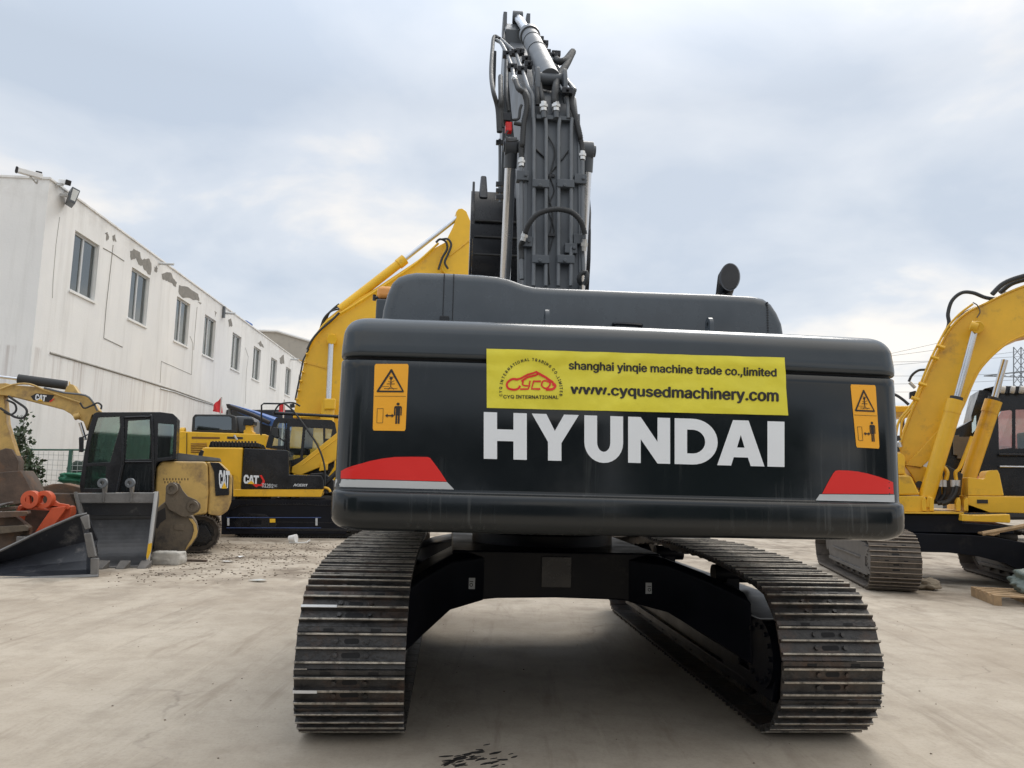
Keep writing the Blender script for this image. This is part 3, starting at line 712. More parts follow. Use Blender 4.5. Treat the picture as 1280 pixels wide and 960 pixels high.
mb = MB(); text_quad(mb, 'www.cyqusedmachinery.com', zb((360, 192), (1192, 214), (1192, 277), (360, 243)), onB(.0025), .032); face_viewer(mb.build('lettering', 'ink', BN, world=True, fixn=False))
mb = MB(); text_quad(mb, 'CYQ INTERNATIONAL', zb((93, 237), (313, 239), (313, 254), (93, 252)), onB(.0025), .02, 1.02); face_viewer(mb.build('lettering', 'ink', BN, world=True, fixn=False))
mb = MB()
word = 'CYQ INTERNATIONAL TRADING CO.,LIMITED'; cx, cy, rx, ry = 203, 218, 123, 126; adv = []
for ch in word: adv.append({' ': .32, 'I': .34, '.': .28, ',': .26, 'M': .85, 'L': .55, 'O': .78, 'N': .75, 'Q': .8}.get(ch, .66))
tot = sum(adv); a0, a1 = 192, -12; acc = 0
for ch, ad_ in zip(word, adv):
    am = R(a0 + (a1 - a0) * (acc + ad_ / 2) / tot); acc += ad_
    if ch == ' ': continue
    vs, fs = text2d(ch, .03); xs = [v[0] for v in vs]; xm = (min(xs) + max(xs)) / 2
    s = 22.0; P = []
    for x, y in vs:
        lx = (x - xm) * s * .86; ly = (y - .35) * s; rr = 1 + ly / 125
        ex = cx + rx * math.cos(am) * rr + lx * math.sin(am); ey = cy - ry * math.sin(am) * rr + lx * math.cos(am)
        P.append(onB(.0025)(600 + ex / 3.2, 420 + ey / 3.2))
    mb.add(P, fs)
face_viewer(mb.build('round_lettering', 'ink', BN, world=True, fixn=False))
mb = MB()  # red emblem: track outline, boom and arm over it, letter shapes inside
def zz(*q): return [(600 + a / 3.2, 420 + b / 3.2) for a, b in q]
def sm2(q, k=5): return [(p.x, p.y) for p in smooth([V((a, b, 0)) for a, b in q], k)]
for q, w_ in ((sm2([(152, 176), (128, 174), (108, 190), (112, 210), (135, 216), (152, 212), (160, 200)]), 2.6), ([(140, 176), (160, 172), (190, 156), (212, 150), (225, 144), (235, 152), (222, 158), (190, 166), (165, 182)], 2.4), ([(225, 146), (262, 166), (290, 186), (294, 200)], 3.0), (sm2([(294, 190), (300, 202), (288, 214), (262, 215)]), 3.0), ([(172, 180), (170, 196), (178, 200), (196, 200), (200, 180)], 2.0), ([(198, 198), (192, 213), (160, 214)], 2.0), ([(243, 182), (214, 182), (206, 212), (240, 213)], 2.4), (sm2([(250, 182), (246, 198), (258, 210), (272, 206), (280, 190), (262, 180), (250, 182)]), 2.0)):
    stroke_decal(mb, zz(*q), w_, onB(.0025))
face_viewer(mb.build('emblem', 'red', BN, world=True, fixn=False))

# ---- engine hood
hv = -2.3
out = [(473, 408), (478, 385), (483, 366), (489, 352), (497, 344), (508, 340), (520, 338), (560, 339), (600, 341), (622, 343), (636, 346), (655, 353), (668, 356), (690, 357.5), (800, 362), (900, 365.5), (925, 367), (943, 368), (957, 371), (967, 378), (975, 390), (981, 404), (988, 424)]
P = [Lv(x, y, hv) for x, y in out]; P[0].z = P[-1].z = 2.3
def inset_poly(P, d):
    c = V((sum(p.x for p in P) / len(P), 0, 2.3)); n_ = len(P); Q = []
    for i, p in enumerate(P):
        a = P[max(0, i - 1)]; b = P[min(n_ - 1, i + 1)]; t = (b - a); t.y = 0; t.normalize(); nn = V((t.z, 0, -t.x)); 
        Q.append(p + nn * d if i not in (0, n_ - 1) else p + V((d if i == 0 else -d, 0, 0)))
    return Q
rings = []
for dv_, d in ((0, .06), (.008, .035), (.022, .015), (.045, .004), (.07, 0), (1.95, 0), (1.98, .02)):
    rings.append([p + V((0, dv_, 0)) for p in inset_poly(P, d)])
mb = MB(); mb.loft(rings); HD = mb.build('engine_hood', 'hood', EX, sharp=42)
def onH(px, py, off=0): return Lv(px, py, hv - off)
# panel joints
mb = MB()
for x in (555.5, 567.5):
    a = onH(x, 340, 0); b = onH(x - 1, 402, 0); mb.box((a.x - .003, hv - .002, b.z), (a.x + .003, hv + .05, a.z - .012))
a = onH(959, 376); b = onH(960, 420)
for i in range(14): c = a.lerp(b, (i + .8) / 14); mb.cyl((c.x, hv - .003, c.z), (c.x, hv + .01, c.z), .006, 8)
mb.build('panel_joint', 'black', HD)
mb = MB(); a = onH(558, 398); mb.box((a.x - .04, hv - .02, a.z - .02), (a.x + .015, hv - .001, a.z + .012)); mb.build('latch', 'black', HD, bevel=.004)
for x, y in ((683, 397), (886, 407)):
    a = onH(x, y, .25); mb = MB(); e_ = []
    for i in range(9): an = math.pi * i / 8; e_.append(V((a.x - .012, -2.56 + .045 * math.cos(an), a.z + .0 + .045 * math.sin(an))))
    e_ += [V((a.x - .012, -2.605, 2.33)), V((a.x - .012, -2.515, 2.33))]
    mb.prism(e_, (.024, 0, 0), [[V((a.x - .012, -2.56 + .018 * math.cos(q * .785), a.z + .0 + .018 * math.sin(q * .785))) for q in range(8)]]); mb.build('lifting_eye', 'hood', CW, bevel=.004)
mb = MB(); a = onH(767, 406, .0); b = onH(800, 409, .0)
mb.tube(smooth([V((a.x, hv + .01, a.z)), V((a.x + .01, hv - .035, a.z)), V((b.x - .01, hv - .035, a.z - .003)), V((b.x, hv + .01, a.z - .003))], 5), .011, 8); mb.build('hood_handle', 'black', HD)
# exhaust
a = Lv(909, 372, -1.7); b = Lv(911, 345, -1.7); mb = MB(); r_ = .07
QS = [2 * math.pi * i / 28 for i in range(28)]; m0 = Lv(912.5, 346, -1.85); b0 = Lv(905, 372, -1.75)
def ell(c, ax, az, lean, dy): return [V((c.x + ax * math.cos(q) + lean * math.sin(q), c.y + dy * math.sin(q) - .02 * math.cos(q), c.z + az * math.sin(q))) for q in QS]
rg = [[V((b0.x + .058 * math.cos(q), b0.y + .058 * math.sin(q), b0.z - .2)) for q in QS], [V((b0.x + .058 * math.cos(q), b0.y + .058 * math.sin(q), b0.z + .02)) for q in QS], ell(m0 + V((-.012, .02, -.01)), .062, .085, .012, .05), ell(m0, .066, .112, .018, .045)]
rin = ell(m0 + V((0, .001, 0)), .057, .102, .016, .04)
mb.loft(rg); mb.cur = 1; mb.loft([rg[3], rin], False); mb.cur = 2; mb.add([p + V((0, -.004, .002)) for p in rin], [tuple(range(28))]); mb.build('exhaust_pipe', ('black', 'pipegrey', 'groove'), HD, sharp=60)
# amber lamp on grey box at the left
a = Lv(471, 357, -1.75); b = Lv(492, 373, -1.75); c = Lv(471, 408, -1.75)
mb = MB(); mb.box((a.x, -1.75, c.z - .3), (b.x + .12, -1.5, b.z - .003)); bx = mb.build('lamp_box', 'hood', EX, bevel=.015)
mb = MB(); mb.box((a.x + .002, -1.75, b.z), (b.x + .12, -1.5, a.z + .004)); mb.build('amber_lamp', 'amber', bx, bevel=.03, seg=3)
mb = MB(); q = Lv(468, 370, -1.75); mb.cyl((q.x - .01, -1.7, q.z), (q.x + .04, -1.7, q.z), .012, 8); mb.tube([V((q.x - .005, -1.7, q.z - .02)), V((q.x - .005, -1.7, q.z + .02))], .012, 8); mb.build('lamp_knob', 'black', bx)

# ---- boom (local profile v,z)
bw = .245
prof = [(-.52, 1.9), (-.42, 3.15), (-.28, 4.25), (-.17, 4.9), (-.06, 5.12), (.2, 5.32), (.8, 5.72), (2.75, 7.35), (2.95, 7.45), (3.08, 7.4), (3.08, 7.2), (2.9, 7.0), (1.35, 5.35), (.95, 4.75), (.55, 3.9), (.28, 3.0), (.1, 1.9)]
mb = MB(); mb.prism([V((-bw, a, b)) for a, b in prof], (2 * bw, 0, 0)); BM = mb.build('boom', 'boomgrey', EX, bevel=.012)
mb = MB()
for s_ in (-1, 1):   # welded flange edges on both sides of the top plate
    pts = [(-.50, 2.0), (-.435, 3.15), (-.295, 4.25), (-.185, 4.9)]
    for i in range(3):
        (a, b), (c, d) = pts[i], pts[i + 1]; u0 = s_ * bw
        mb.hexa([V((u0 - .012, a - .004, b)), V((u0 + .012, a - .004, b)), V((u0 + .012, a + .03, b)), V((u0 - .012, a + .03, b)), V((u0 - .012, c - .004, d)), V((u0 + .012, c - .004, d)), V((u0 + .012, c + .03, d)), V((u0 - .012, c + .03, d))])
mb.build('flange', 'boomgrey', BM)
n_b = V((0, -(4.9 - 3.15), .25)).normalized()  # outward normal of the top plate
p_b = V((0, -.42, 3.15)); 
def PB(zx, zy, off=.03, crop=zu):
    (px, py), = crop((zx, zy)); d = EI.to_3x3() @ ray(px, py); o = EI @ O
    nrm = V((0, -.99, .14)).normalized(); t = ((p_b + nrm * off) - o).dot(nrm) / d.dot(nrm); return o + d * t
def PH(zx, zy, off=.0):
    (px, py), = zt((zx, zy))
    if py > 112: return PB(zx, zy, .05 + off, zt)
    v = -.22 + (112 - py) / 68 * 2.1 - off; return Lv(px, py, v)
# pipes along the boom
for x in (515, 588, 663, 738):
    zx = 560 + x / 4.8; top = (zx - 560) * 5.333
    mb = MB(); mb.tube([PB(x - 2, 900, .06), PB(x, 700, .055), PB(x + 1, 300, .055), PB(x + 1, 60, .055), PH(top + 2, 850), PH(top + (-2 if x < 600 else 8), 790)], .018, 10); mb.build('hydraulic_pipe', 'pipegrey', BM)
for x in (440, 806):
    mb = MB(); mb.tube([PB(x + (4 if x < 500 else 8), 860 if x < 500 else 830, .02), PB(x, 690, .02), PB(x, 400, .02), PB(x, 190 if x < 500 else 150, .02)], .02, 10); mb.build('hydraulic_pipe', 'pipegrey', BM)
def fitting(a, b, r=.026, m='zinc', par=BM):
    mb = MB(); a = V(a); b = V(b); mb.cyl(a, b, r, 8); c = a.lerp(b, .3); d = a.lerp(b, .6); mb.cyl(c, d, r * 1.3, 6); mb.build('hose_fitting', m, par)
for y in (300, 750):
    for x0, x1 in ((500, 602), (648, 750)):
        a = PB(x0, y, .0); b = PB(x1, y, .0); mb = MB(); mb.box((a.x, a.y - .09, a.z - .04), (b.x, a.y + .02, a.z + .035))
        q = PB((x0 + x1) / 2, y, .1); mb.cyl(q, q + V((0, -.03, 0)), .018, 6); mb.build('pipe_clamp', 'boomgrey', BM, bevel=.006)
for x, y in ((450, 245), (795, 265), (790, 625), (470, 640), (738, 680)):
    a = PB(x, y, .03); mb = MB(); mb.box((a.x - .06, a.y - .04, a.z - .045), (a.x + .05, a.y + .05, a.z + .045)); mb.cyl(a + V((.02, -.06, 0)), a + V((.02, -.03, 0)), .016, 6); mb.build('pipe_clamp', 'boomgrey', BM, bevel=.006)
def hose(pts, r=.022, m='rubber', par=BM, name='hydraulic_hose', ribs=False):
    pts = smooth(pts, 8); mb = MB()
    if ribs:
        L = [0]
        for i in range(1, len(pts)): L.append(L[-1] + (pts[i] - pts[i - 1]).length)
        N = int(L[-1] / .012); P = []; j = 1
        for i in range(N + 1):
            s = L[-1] * i / N
            while j < len(L) - 1 and L[j] < s: j += 1
            P.append(pts[j - 1].lerp(pts[j], (s - L[j - 1]) / max(1e-6, L[j] - L[j - 1])))
        mb.tube(P, lambda t: r + (.003 if int(t * N + .5) % 2 else -.002), 8)
    else: mb.tube(pts, r, 8)
    return mb.build(name, m, par, sharp=80)
hose([PB(462, 585, .13), PB(490, 520, .18), PB(545, 465, .21), PB(640, 440, .22), PB(735, 455, .21), PB(795, 510, .18), PB(822, 590, .13)], .023, ribs=True)
fitting(PB(464, 575, .12), PB(450, 630, .09)); fitting(PB(820, 620, .1), PB(814, 690, .06)); hose([PB(450, 630, .09), PB(438, 655, .05), PB(440, 690, .02), PB(442, 740, .02)], .024)
# loop at the foot right, small knob
hose([PB(800, 890, .06), PB(785, 860, .1), PB(800, 825, .12), PB(828, 820, .12), PB(832, 860, .12), PB(815, 895, .1)], .02, ribs=True)
# electric cables between the pipes
hose([PB(600, 0, .02), PB(640, 90, .03), PB(612, 240, .03), PB(600, 340, .02), PB(628, 470, .03), PB(612, 590, .02), PB(600, 740, .02), PB(610, 890, .02)], .006, name='cable')
hose([PB(650, 180, .02), PB(615, 235, .03), PB(635, 330, .02), PB(600, 430, .03), PB(635, 560, .02), PB(610, 690, .02)], .005, name='cable')
mb = MB(); mb.tube([PB(530, 80, .02), PB(575, 130, .02)], .008, 6); mb.tube([PB(720, 85, .02), PB(680, 145, .02)], .008, 6); mb.build('weld_strap', 'black', BM)
for y in (240, 595):
    a = PB(620, y, .02); mb = MB(); mb.box((a.x - .03, a.y - .015, a.z - .012), (a.x + .03, a.y + .02, a.z + .012)); mb.build('cable_clip', 'black', BM)
# corrugated hoses of the flanks
hose([PH(520, 650), PH(525, 720), PH(505, 820), PH(495, 960), PB(440, 60, .03), PB(441, 140, .02)], .024, ribs=True); fitting(PB(441, 135, .02), PB(441, 185, .02), .028)
hose([PH(840, 600), PH(822, 680), PH(850, 780), PH(880, 900), PB(795, 20, .03), PB(804, 60, .02), PB(806, 100, .02)], .024, ribs=True); fitting(PB(806, 95, .02), PB(806, 145, .02), .028)
# pipework at the knee and on the upper boom
def pipe(q, r=.018, m='pipegrey', off=0, par=BM, nm='hydraulic_pipe', sm=4):
    mb = MB(); mb.tube(smooth([PH(x, y, off) for x, y in q], sm), r, 8); return mb.build(nm, m, par, sharp=80)
pipe([(322, 268), (352, 285), (378, 330), (398, 372), (428, 455), (440, 520)], .022); fitting(PH(438, 515), PH(452, 540)); hose([PH(450, 535), PH(470, 590), (PH(505, 620)), PH(520, 660)], .024, ribs=True)
pipe([(355, 262), (395, 300), (450, 352), (480, 430), (505, 490), (535, 580), (562, 640), (566, 700), (568, 790)], .019)
pipe([(735, 560), (775, 620), (797, 660), (802, 790)], .019)
pipe([(690, 390), (745, 470), (800, 545), (845, 600)], .02); pipe([(600, 260), (640, 300), (655, 345), (690, 390)], .018)
hose([PH(572, 430), PH(575, 480), PH(590, 560), PH(598, 640), PH(598, 700)], .02, ribs=True); hose([PH(630, 410), PH(606, 460), PH(612, 560), PH(626, 640), PH(634, 690)], .02, ribs=True)
hose([PH(830, 350, .3), PH(790, 430, .2), PH(745, 500, .1), PH(718, 580), PH(712, 660), PH(716, 690)], .034, ribs=True)
hose([PH(720, 395, .3), PH(745, 412, .3), PH(785, 400, .3), PH(832, 345, .3)], .036, ribs=True)
for x in (636, 718): fitting(PH(x, 685), PH(x + 2, 745), .034); mb = MB(); mb.tube([PH(x + 2, 740), PH(x + 4, 790)], .028, 8); mb.build('pipe_end', 'boomgrey', BM)
a = PH(590, 775); b = PH(820, 790); mb = MB(); mb.box((a.x, a.y, a.z - .02), (b.x, a.y + .06, a.z + .02)); mb.build('pipe_bracket', 'boomgrey', BM, bevel=.005)
# loose hoses down the left side, with bracket boxes
hose([PH(372, 262, -.5), PH(375, 225, -.7), PH(385, 150, -1.2)], .014)
hose([PH(345, 258), PH(308, 245), PH(296, 330), PH(288, 480), PH(300, 600), PH(330, 720), PH(340, 880)], .022); hose([PH(350, 510), PH(352, 650), PH(346, 740), PH(345, 880)], .024)
hose([PH(392, 400), PH(390, 560), PH(392, 650), PH(404, 740)], .014)
hose([PH(365, 640), PH(368, 700), PH(360, 760), PH(366, 850)], .012)
for x, y, c, d in ((305, 335, 335, 420), (360, 745, 420, 800)):
    a = PH(x, y); b = PH(c, d); mb = MB(); mb.box((a.x, a.y, b.z), (b.x, a.y + .12, a.z)); mb.build('bracket', 'black', BM, bevel=.008)
a = PH(385, 800); b = PH(430, 862); mb = MB(); mb.box((a.x, a.y + .02, b.z), (b.x, a.y + .1, a.z)); mb.build('red_cover', 'red', BM, bevel=.01)
hose([PH(430, 800), PH(470, 790), PH(480, 730), PH(490, 700)], .013); hose([PH(440, 820), PH(490, 830)], .02)
hose([PH(400, 870, .12), PH(385, 900, .12), PH(400, 940, .12), PH(470, 935, .12)], .007, name='cable')
for q in ((395, 362), (428, 448), (450, 350), (495, 465), (640, 290), (610, 262), (720, 360), (655, 350), (795, 610), (480, 345), (522, 395), (540, 430), (700, 375)):
    a = PH(*q, .05); mb = MB(); mb.box((a.x - .05, a.y - .03, a.z - .03), (a.x + .05, a.y + .05, a.z + .03)); mb.cyl(a + V((.0, -.06, 0)), a + V((0, -.02, 0)), .016, 6); mb.build('pipe_clamp', 'black', BM, bevel=.006)
# cylinder bracket on the knee
for s_ in (-.13, .13):
    mb = MB(); mb.prism([V((s_ - .02, a, b)) for a, b in ((-.1, 5.0), (-.12, 5.25), (-.05, 5.42), (.06, 5.47), (.2, 5.42), (.35, 5.3))], (.04, 0, 0)); mb.build('cylinder_lug', 'boomgrey', BM, bevel=.01)
# arm cylinder
A0 = V((0.0, .06, 5.36)); A1 = Lv(661.5, 43, 1.95); A2 = Lv(647, 22, 3.0)
mb = MB(); d = (A1 - A0).normalized(); mb.cyl(A0, A1, .105, 28); mb.cyl(A1 - d * .16, A1 + d * .0, .125, 28)
for t in (.55, .8): c = A0.lerp(A1, t); mb.cyl(c - d * .012, c + d * .012, .113, 28)
mb.cyl(A0 - V((.16, 0, 0)), A0 + V((.16, 0, 0)), .06, 20)
AC = mb.build('arm_cylinder', 'boomgrey', EX, bevel=.006)
mb = MB(); mb.cyl(A1, A2, .056, 24); mb.build('piston_rod', 'chrome', AC)
mb = MB(); mb.cyl(A2 - V((.07, 0, 0)), A2 + V((.07, 0, 0)), .085, 20); mb.build('rod_eye', 'boomgrey', AC, bevel=.006)
# boom cylinders
for s_ in (-1, 1):
    T = V((s_ * .365, .0, 4.63)); B_ = V((s_ * .36, .95, 1.75)) if s_ < 0 else V((s_ * .36, .75, 1.75))
    d = (B_ - T).normalized(); mb = MB(); mb.cyl(T + d * 1.9, B_, .088, 24); mb.cyl(T + d * 1.85, T + d * 2.0, .1, 24); cyl_ = mb.build('boom_cylinder', 'boomgrey', EX, bevel=.006)
    mb = MB(); mb.cyl(T + d * .1, T + d * 1.86, .052, 24); mb.build('piston_rod', 'chrome', cyl_)
    mb = MB(); mb.cyl(T - V((.06, 0, 0)), T + V((.05, 0, 0)), .088, 22); mb.cyl(T, T + d * .2, .062, 16); mb.build('rod_eye', 'boomgrey', cyl_, bevel=.006)
    mb = MB(); mb.cyl((s_ * bw, 0, 4.63), (s_ * .44, 0, 4.63), .055, 18); mb.build('boom_pin', 'boomgrey', BM)
# slim bar with fittings left of the rod
hose([PB(310, 20, -.1), PB(311, 160, -.1), PB(310, 290, -.1), PB(312, 400, -.1)], .013, 'boomgrey'); 
for y in (40, 290, 330, 370): a = PB(310, y, -.1); mb = MB(); mb.box((a.x - .035, a.y - .02, a.z - .02), (a.x + .035, a.y + .02, a.z + .02)); mb.build('pipe_clamp', 'black', BM, bevel=.004)
# arm
mb = MB(); ua, ub = -.30, .03
mb.prism([V((ua, a, b)) for a, b in ((2.7, 7.5), (2.95, 7.74), (3.25, 7.72), (3.6, 7.35), (3.5, 6.6), (3.15, 4.7), (2.95, 4.62), (2.8, 4.75), (2.75, 6.2))], (ub - ua, 0, 0)); AR = mb.build('arm', 'armgrey', EX, bevel=.012)
for u in (-.30, .03 - .05 + .04):
    mb = MB(); u0 = u - .02; mb.prism([V((u0, a, b)) for a, b in ((2.88, 7.6), (2.9, 7.88), (3.06, 7.93), (3.3, 7.8), (3.2, 7.6))], (.05, 0, 0)); mb.build('arm_lug', 'boomgrey', AR, bevel=.008)
mb = MB(); mb.box((-.26, 3.1, 7.7), (-.0, 3.16, 7.83)); mb.build('cross_plate', 'boomgrey', AR)
# bucket, curled teeth up
def bucket(root, u0, u1, prof, th=.03, side=None, m='black', name='bucket', nt=4, toothdir=None, world=False):
    mb = MB(); n_ = len(prof)
    nn = []
    for i in range(n_):
        a = V(prof[max(0, i - 1)]); b = V(prof[min(n_ - 1, i + 1)]); t = (b - a).normalized(); nn.append(V((t.y, -t.x)) * th)
    inner = [(prof[i][0] + nn[i].x, prof[i][1] + nn[i].y) for i in range(n_)]
    mb.prism([V((u0, a, b)) for a, b in list(prof) + inner[::-1]], (u1 - u0, 0, 0))
    for u in (u0 - .001, u1 - th + .001): mb.prism([V((u, a, b)) for a, b in prof], (th, 0, 0))
    return mb
bp = [(2.35, 5.08), (2.2, 4.9), (2.13, 4.55), (2.13, 4.2), (2.22, 3.85), (2.42, 3.6), (2.75, 3.5), (3.0, 3.55)]
mb = bucket(EX, -.66, .76, bp, -.03); BK = mb.build('bucket', 'black', EX)
for z in (4.62, 4.42, 4.2): mb = MB(); mb.box((-.64, 2.095, z - .008), (.74, 2.14, z + .008)); mb.build('wear_strip', 'rubber', BK)
for u in (-.54, -.1, .33, .68):
    mb = MB(); mb.hexa([V((u - .055, 2.22, 4.95)), V((u + .055, 2.22, 4.95)), V((u + .055, 2.36, 5.05)), V((u - .055, 2.36, 5.05)), V((u - .035, 2.42, 5.32)), V((u + .035, 2.42, 5.32)), V((u + .035, 2.46, 5.32)), V((u - .035, 2.46, 5.32))]); mb.build('tooth', 'darksteel', BK, bevel=.02, seg=3)
for u in (-.68, .76):
    mb = MB(); mb.prism([V((u, a, b)) for a, b in ((2.15, 4.4), (2.12, 4.8), (2.28, 5.18), (2.42, 5.05), (2.35, 4.5))], (.03, 0, 0)); mb.build('side_cutter', 'darksteel', BK, bevel=.006)

# ================================================================== WHITE BUILDING (left)
FA = R(3.7); BF = V((-math.sin(FA), math.cos(FA), 0)); BNn = V((math.cos(FA), math.sin(FA), 0))
B0 = BNn * -9.5 + BF * 17.4
def plaster():
    m = bpy.data.materials.new('white_plaster'); m.use_nodes = True; nt = m.node_tree; n = nt.nodes; l = nt.links; b = n['Principled BSDF']; b.inputs['Roughness'].default_value = .9; b.inputs['Specular IOR Level'].default_value = .2
    tc = n.new('ShaderNodeTexCoord')
    def nz(sc_, d, mpd=None, r=.6):
        q = n.new('ShaderNodeTexNoise'); q.inputs['Scale'].default_value = sc_; q.inputs['Detail'].default_value = d; q.inputs['Roughness'].default_value = r
        if mpd: mp = n.new('ShaderNodeMapping'); mp.inputs['Scale'].default_value = mpd; l.new(tc.outputs['Object'], mp.inputs[0]); l.new(mp.outputs[0], q.inputs['Vector'])
        else: l.new(tc.outputs['Object'], q.inputs['Vector'])
        return q.outputs['Fac']
    def ramp(f, a, b_, c=0, d=1):
        q = n.new('ShaderNodeMapRange'); q.inputs['From Min'].default_value = a; q.inputs['From Max'].default_value = b_; q.inputs['To Min'].default_value = c; q.inputs['To Max'].default_value = d; l.new(f, q.inputs['Value']); return q.outputs[0]
    def mix(f, a, c):
        q = n.new('ShaderNodeMix'); q.data_type = 'RGBA'; l.new(f, q.inputs[0])
        for i, s in ((6, a), (7, c)):
            if isinstance(s, tuple): q.inputs[i].default_value = (*s, 1)
            else: l.new(s, q.inputs[i])
        return q.outputs[2]
    def mul(a, k):
        q = n.new('ShaderNodeMath'); q.operation = 'MULTIPLY'; l.new(a, q.inputs[0])
        if isinstance(k, (int, float)): q.inputs[1].default_value = k
        else: l.new(k, q.inputs[1])
        return q.outputs[0]
    c = mix(ramp(nz(.35, 8), .35, .65), (.85, .85, .835), (.76, .765, .76))
    c = mix(mul(ramp(nz(1.3, 8, (2.2, 2.2, .2), .65), .5, .75), .35), c, (.46, .45, .42))
    sx = n.new('ShaderNodeSeparateXYZ'); l.new(tc.outputs['Object'], sx.inputs[0])
    low = mul(ramp(sx.outputs['Z'], 2.4, 4.15), ramp(sx.outputs['Z'], 4.15, 4.2, 1, 0))
    c = mix(mul(mul(low, ramp(nz(2.6, 8, (2, 2, .05), .7), .5, .68)), .65), c, (.42, .36, .33))
    top = ramp(sx.outputs['Z'], 7.2, 8.0)
    c = mix(mul(mul(top, ramp(nz(1.2, 10, None, .7), .45, .62)), .45), c, (.50, .48, .45))
    l.new(c, b.inputs['Base Color'])
    bp = n.new('ShaderNodeBump'); bp.inputs['Strength'].default_value = .2; bp.inputs['Distance'].default_value = .02; l.new(nz(18, 8), bp.inputs['Height']); l.new(bp.outputs[0], b.inputs['Normal'])
    return m
M['plaster'] = plaster()
BD = thing('white_building', 'long white plastered two storey building with peeling upper wall and a row of windows', 'building', B0, FA)
# local: x = outwards from the facade (normal), y along it, z up; facade plane x = 0
wins = [(1.32 + 3.27 * k + (.25 if k == 2 else 0) + (-.2 if k == 3 else 0), 1.27) for k in range(9)]
LEN = 29.8
mb = MB()
outer = [V((0, 0, -.3)), V((0, LEN, -.3)), V((0, LEN, 8.0)), V((0, 0, 8.0))]
holes = [[V((0, a, 5.78)), V((0, a + w_, 5.78)), V((0, a + w_, 7.26)), V((0, a, 7.26))] for a, w_ in wins]
mb.prism(outer, (-.24, 0, 0), holes)
mb.box((-14, 0, -.3), (-.2401, .24, 8.0)); mb.box((-14, LEN - .24, -.3), (-.2401, LEN, 8.0)); mb.box((-14, .2401, -.3), (-13.76, LEN - .2401, 8.0))
WL = mb.build('wall', 'plaster', BD)
mb = MB(); mb.box((-13.9, .25, 7.5), (-.25, LEN - .25, 7.6)); mb.build('roof', 'farwall', BD)
mb = MB(); mb.box((-13.7, .26, 3.6), (-.26, LEN - .26, 3.7)); mb.build('floor_slab', 'farwall', BD)
mb = MB(); mb.box((-.30, -.03, 8.001), (.03, LEN, 8.06)); mb.box((-14, -.03, 8.001), (-.3002, .28, 8.06)); mb.build('coping', 'plaster', BD, bevel=.01)
for k, (a, w_) in enumerate(wins):
    f = MB(); t = .05; x0, x1 = -.13, -.07; b = a + w_; m_ = a + w_ * .46
    for q in ((a, 5.78, b, 5.84), (a, 7.2, b, 7.26), (a, 5.84, a + t, 7.2), (b - t, 5.84, b, 7.2), (m_ - .04, 5.84, m_ + .04, 7.2)): f.box((x0, q[0], q[1]), (x1, q[2], q[3]))
    fr = f.build('window', 'alu', BD, bevel=.004)
    g = MB(); g.box((-.105, a + t, 5.84), (-.10, m_ - .04, 7.2)); g.box((-.105, m_ + .04, 5.84), (-.10, b - t, 7.2)); g.build('pane', glass_mat('pane_glass', (.5, .55, .55), .12) if k == 0 else bpy.data.materials['pane_glass'], fr)
    g = MB(); n_ = 26; cur = []
    y0, y1 = (a + .02, a + w_ * (.42 + .12 * ((k * 37) % 5) / 5)) if k % 3 else (a + .02, b - .02)
    for i in range(n_ + 1): cur.append(V((-.2 + .02 * math.sin(i * 1.9 + k), y0 + (y1 - y0) * i / n_, 5.8)))
    cur2 = [p + V((0, 0, 1.44)) for p in cur]; g.add(cur + cur2, [(i, i + 1, n_ + 2 + i, n_ + 1 + i) for i in range(n_)]); g.build('curtain', 'curtain', fr)
    s = MB(); s.box((-.069, a - .03, 5.72), (.035, b + .03, 5.778)); s.build('sill', 'plaster', fr, bevel=.006)
    s = MB(); s.box((-1.2, a - .3, 5.3), (-.9, b + .3, 7.5)); s.build('room_shade_block', 'rubber', fr)  # dark block stands in for the unlit room behind each window
# seams, cracks, peeled patches on the facade
def FW(px, py, off=0.):
    d = ray(px, py); o = O; nn = BNn; t = ((B0 + nn * off) - o).dot(nn) / d.dot(nn); return o + d * t
def wallstroke(q, w_=.03, name='wall_crack', m='seam'):
    mb = MB(); mb.tube([FW(x, y, .0) for x, y in q], w_ / 2, 5); return mb.build(name, m, WL, world=True)
wallstroke(z1((-200, 0), (0, 0)) if 0 else [(62, 441), (110, 455), (160, 470), (218, 488), (266, 505)], .06, 'wall_seam')
wallstroke(z1((565, 425), (550, 560), (530, 740), (518, 890), (612, 935)), .03, 'downpipe', 'seam')
wallstroke(z1((515, 440), (560, 465), (620, 505)), .03)
wallstroke(z1((298, 285), (280, 420), (265, 600), (262, 690)), .015)
wallstroke(z1((985, 735), (975, 850), (968, 950)), .025, 'downpipe')
wallstroke(z3((128, 0), (140, 30), (134, 165), (5, 108), (0, 200)), .02)
wallstroke(z3((0, 225), (60, 240), (150, 272), (230, 295)), .06, 'wall_seam', 'alu')
wallstroke(z3((365, 50), (378, 90), (370, 150), (365, 290)), .02, 'downpipe')
def peel(q):
    mb = MB(); P = [FW(x, y, .001) for x, y in q]
    P2 = []
    for i in range(len(P)):
        a, b = P[i], P[(i + 1) % len(P)]; P2.append(a)
        for t in (.33, .66): P2.append(a.lerp(b, t) + BF * random.uniform(-.05, .05) + V((0, 0, random.uniform(-.04, .04))))
    mb.prism(P2, BNn * .005); mb.build('peeled_patch', 'peel', WL, world=True)
peel(z1((650, 455), (668, 443), (700, 462), (712, 500), (740, 492), (756, 515), (752, 575), (722, 550), (712, 525), (692, 520), (680, 490), (655, 500)))
peel(z1((770, 535), (780, 528), (790, 545), (782, 562), (772, 556)))
peel(z1((808, 570), (850, 562), (868, 595), (884, 612), (880, 635), (850, 612), (830, 605), (812, 595)))
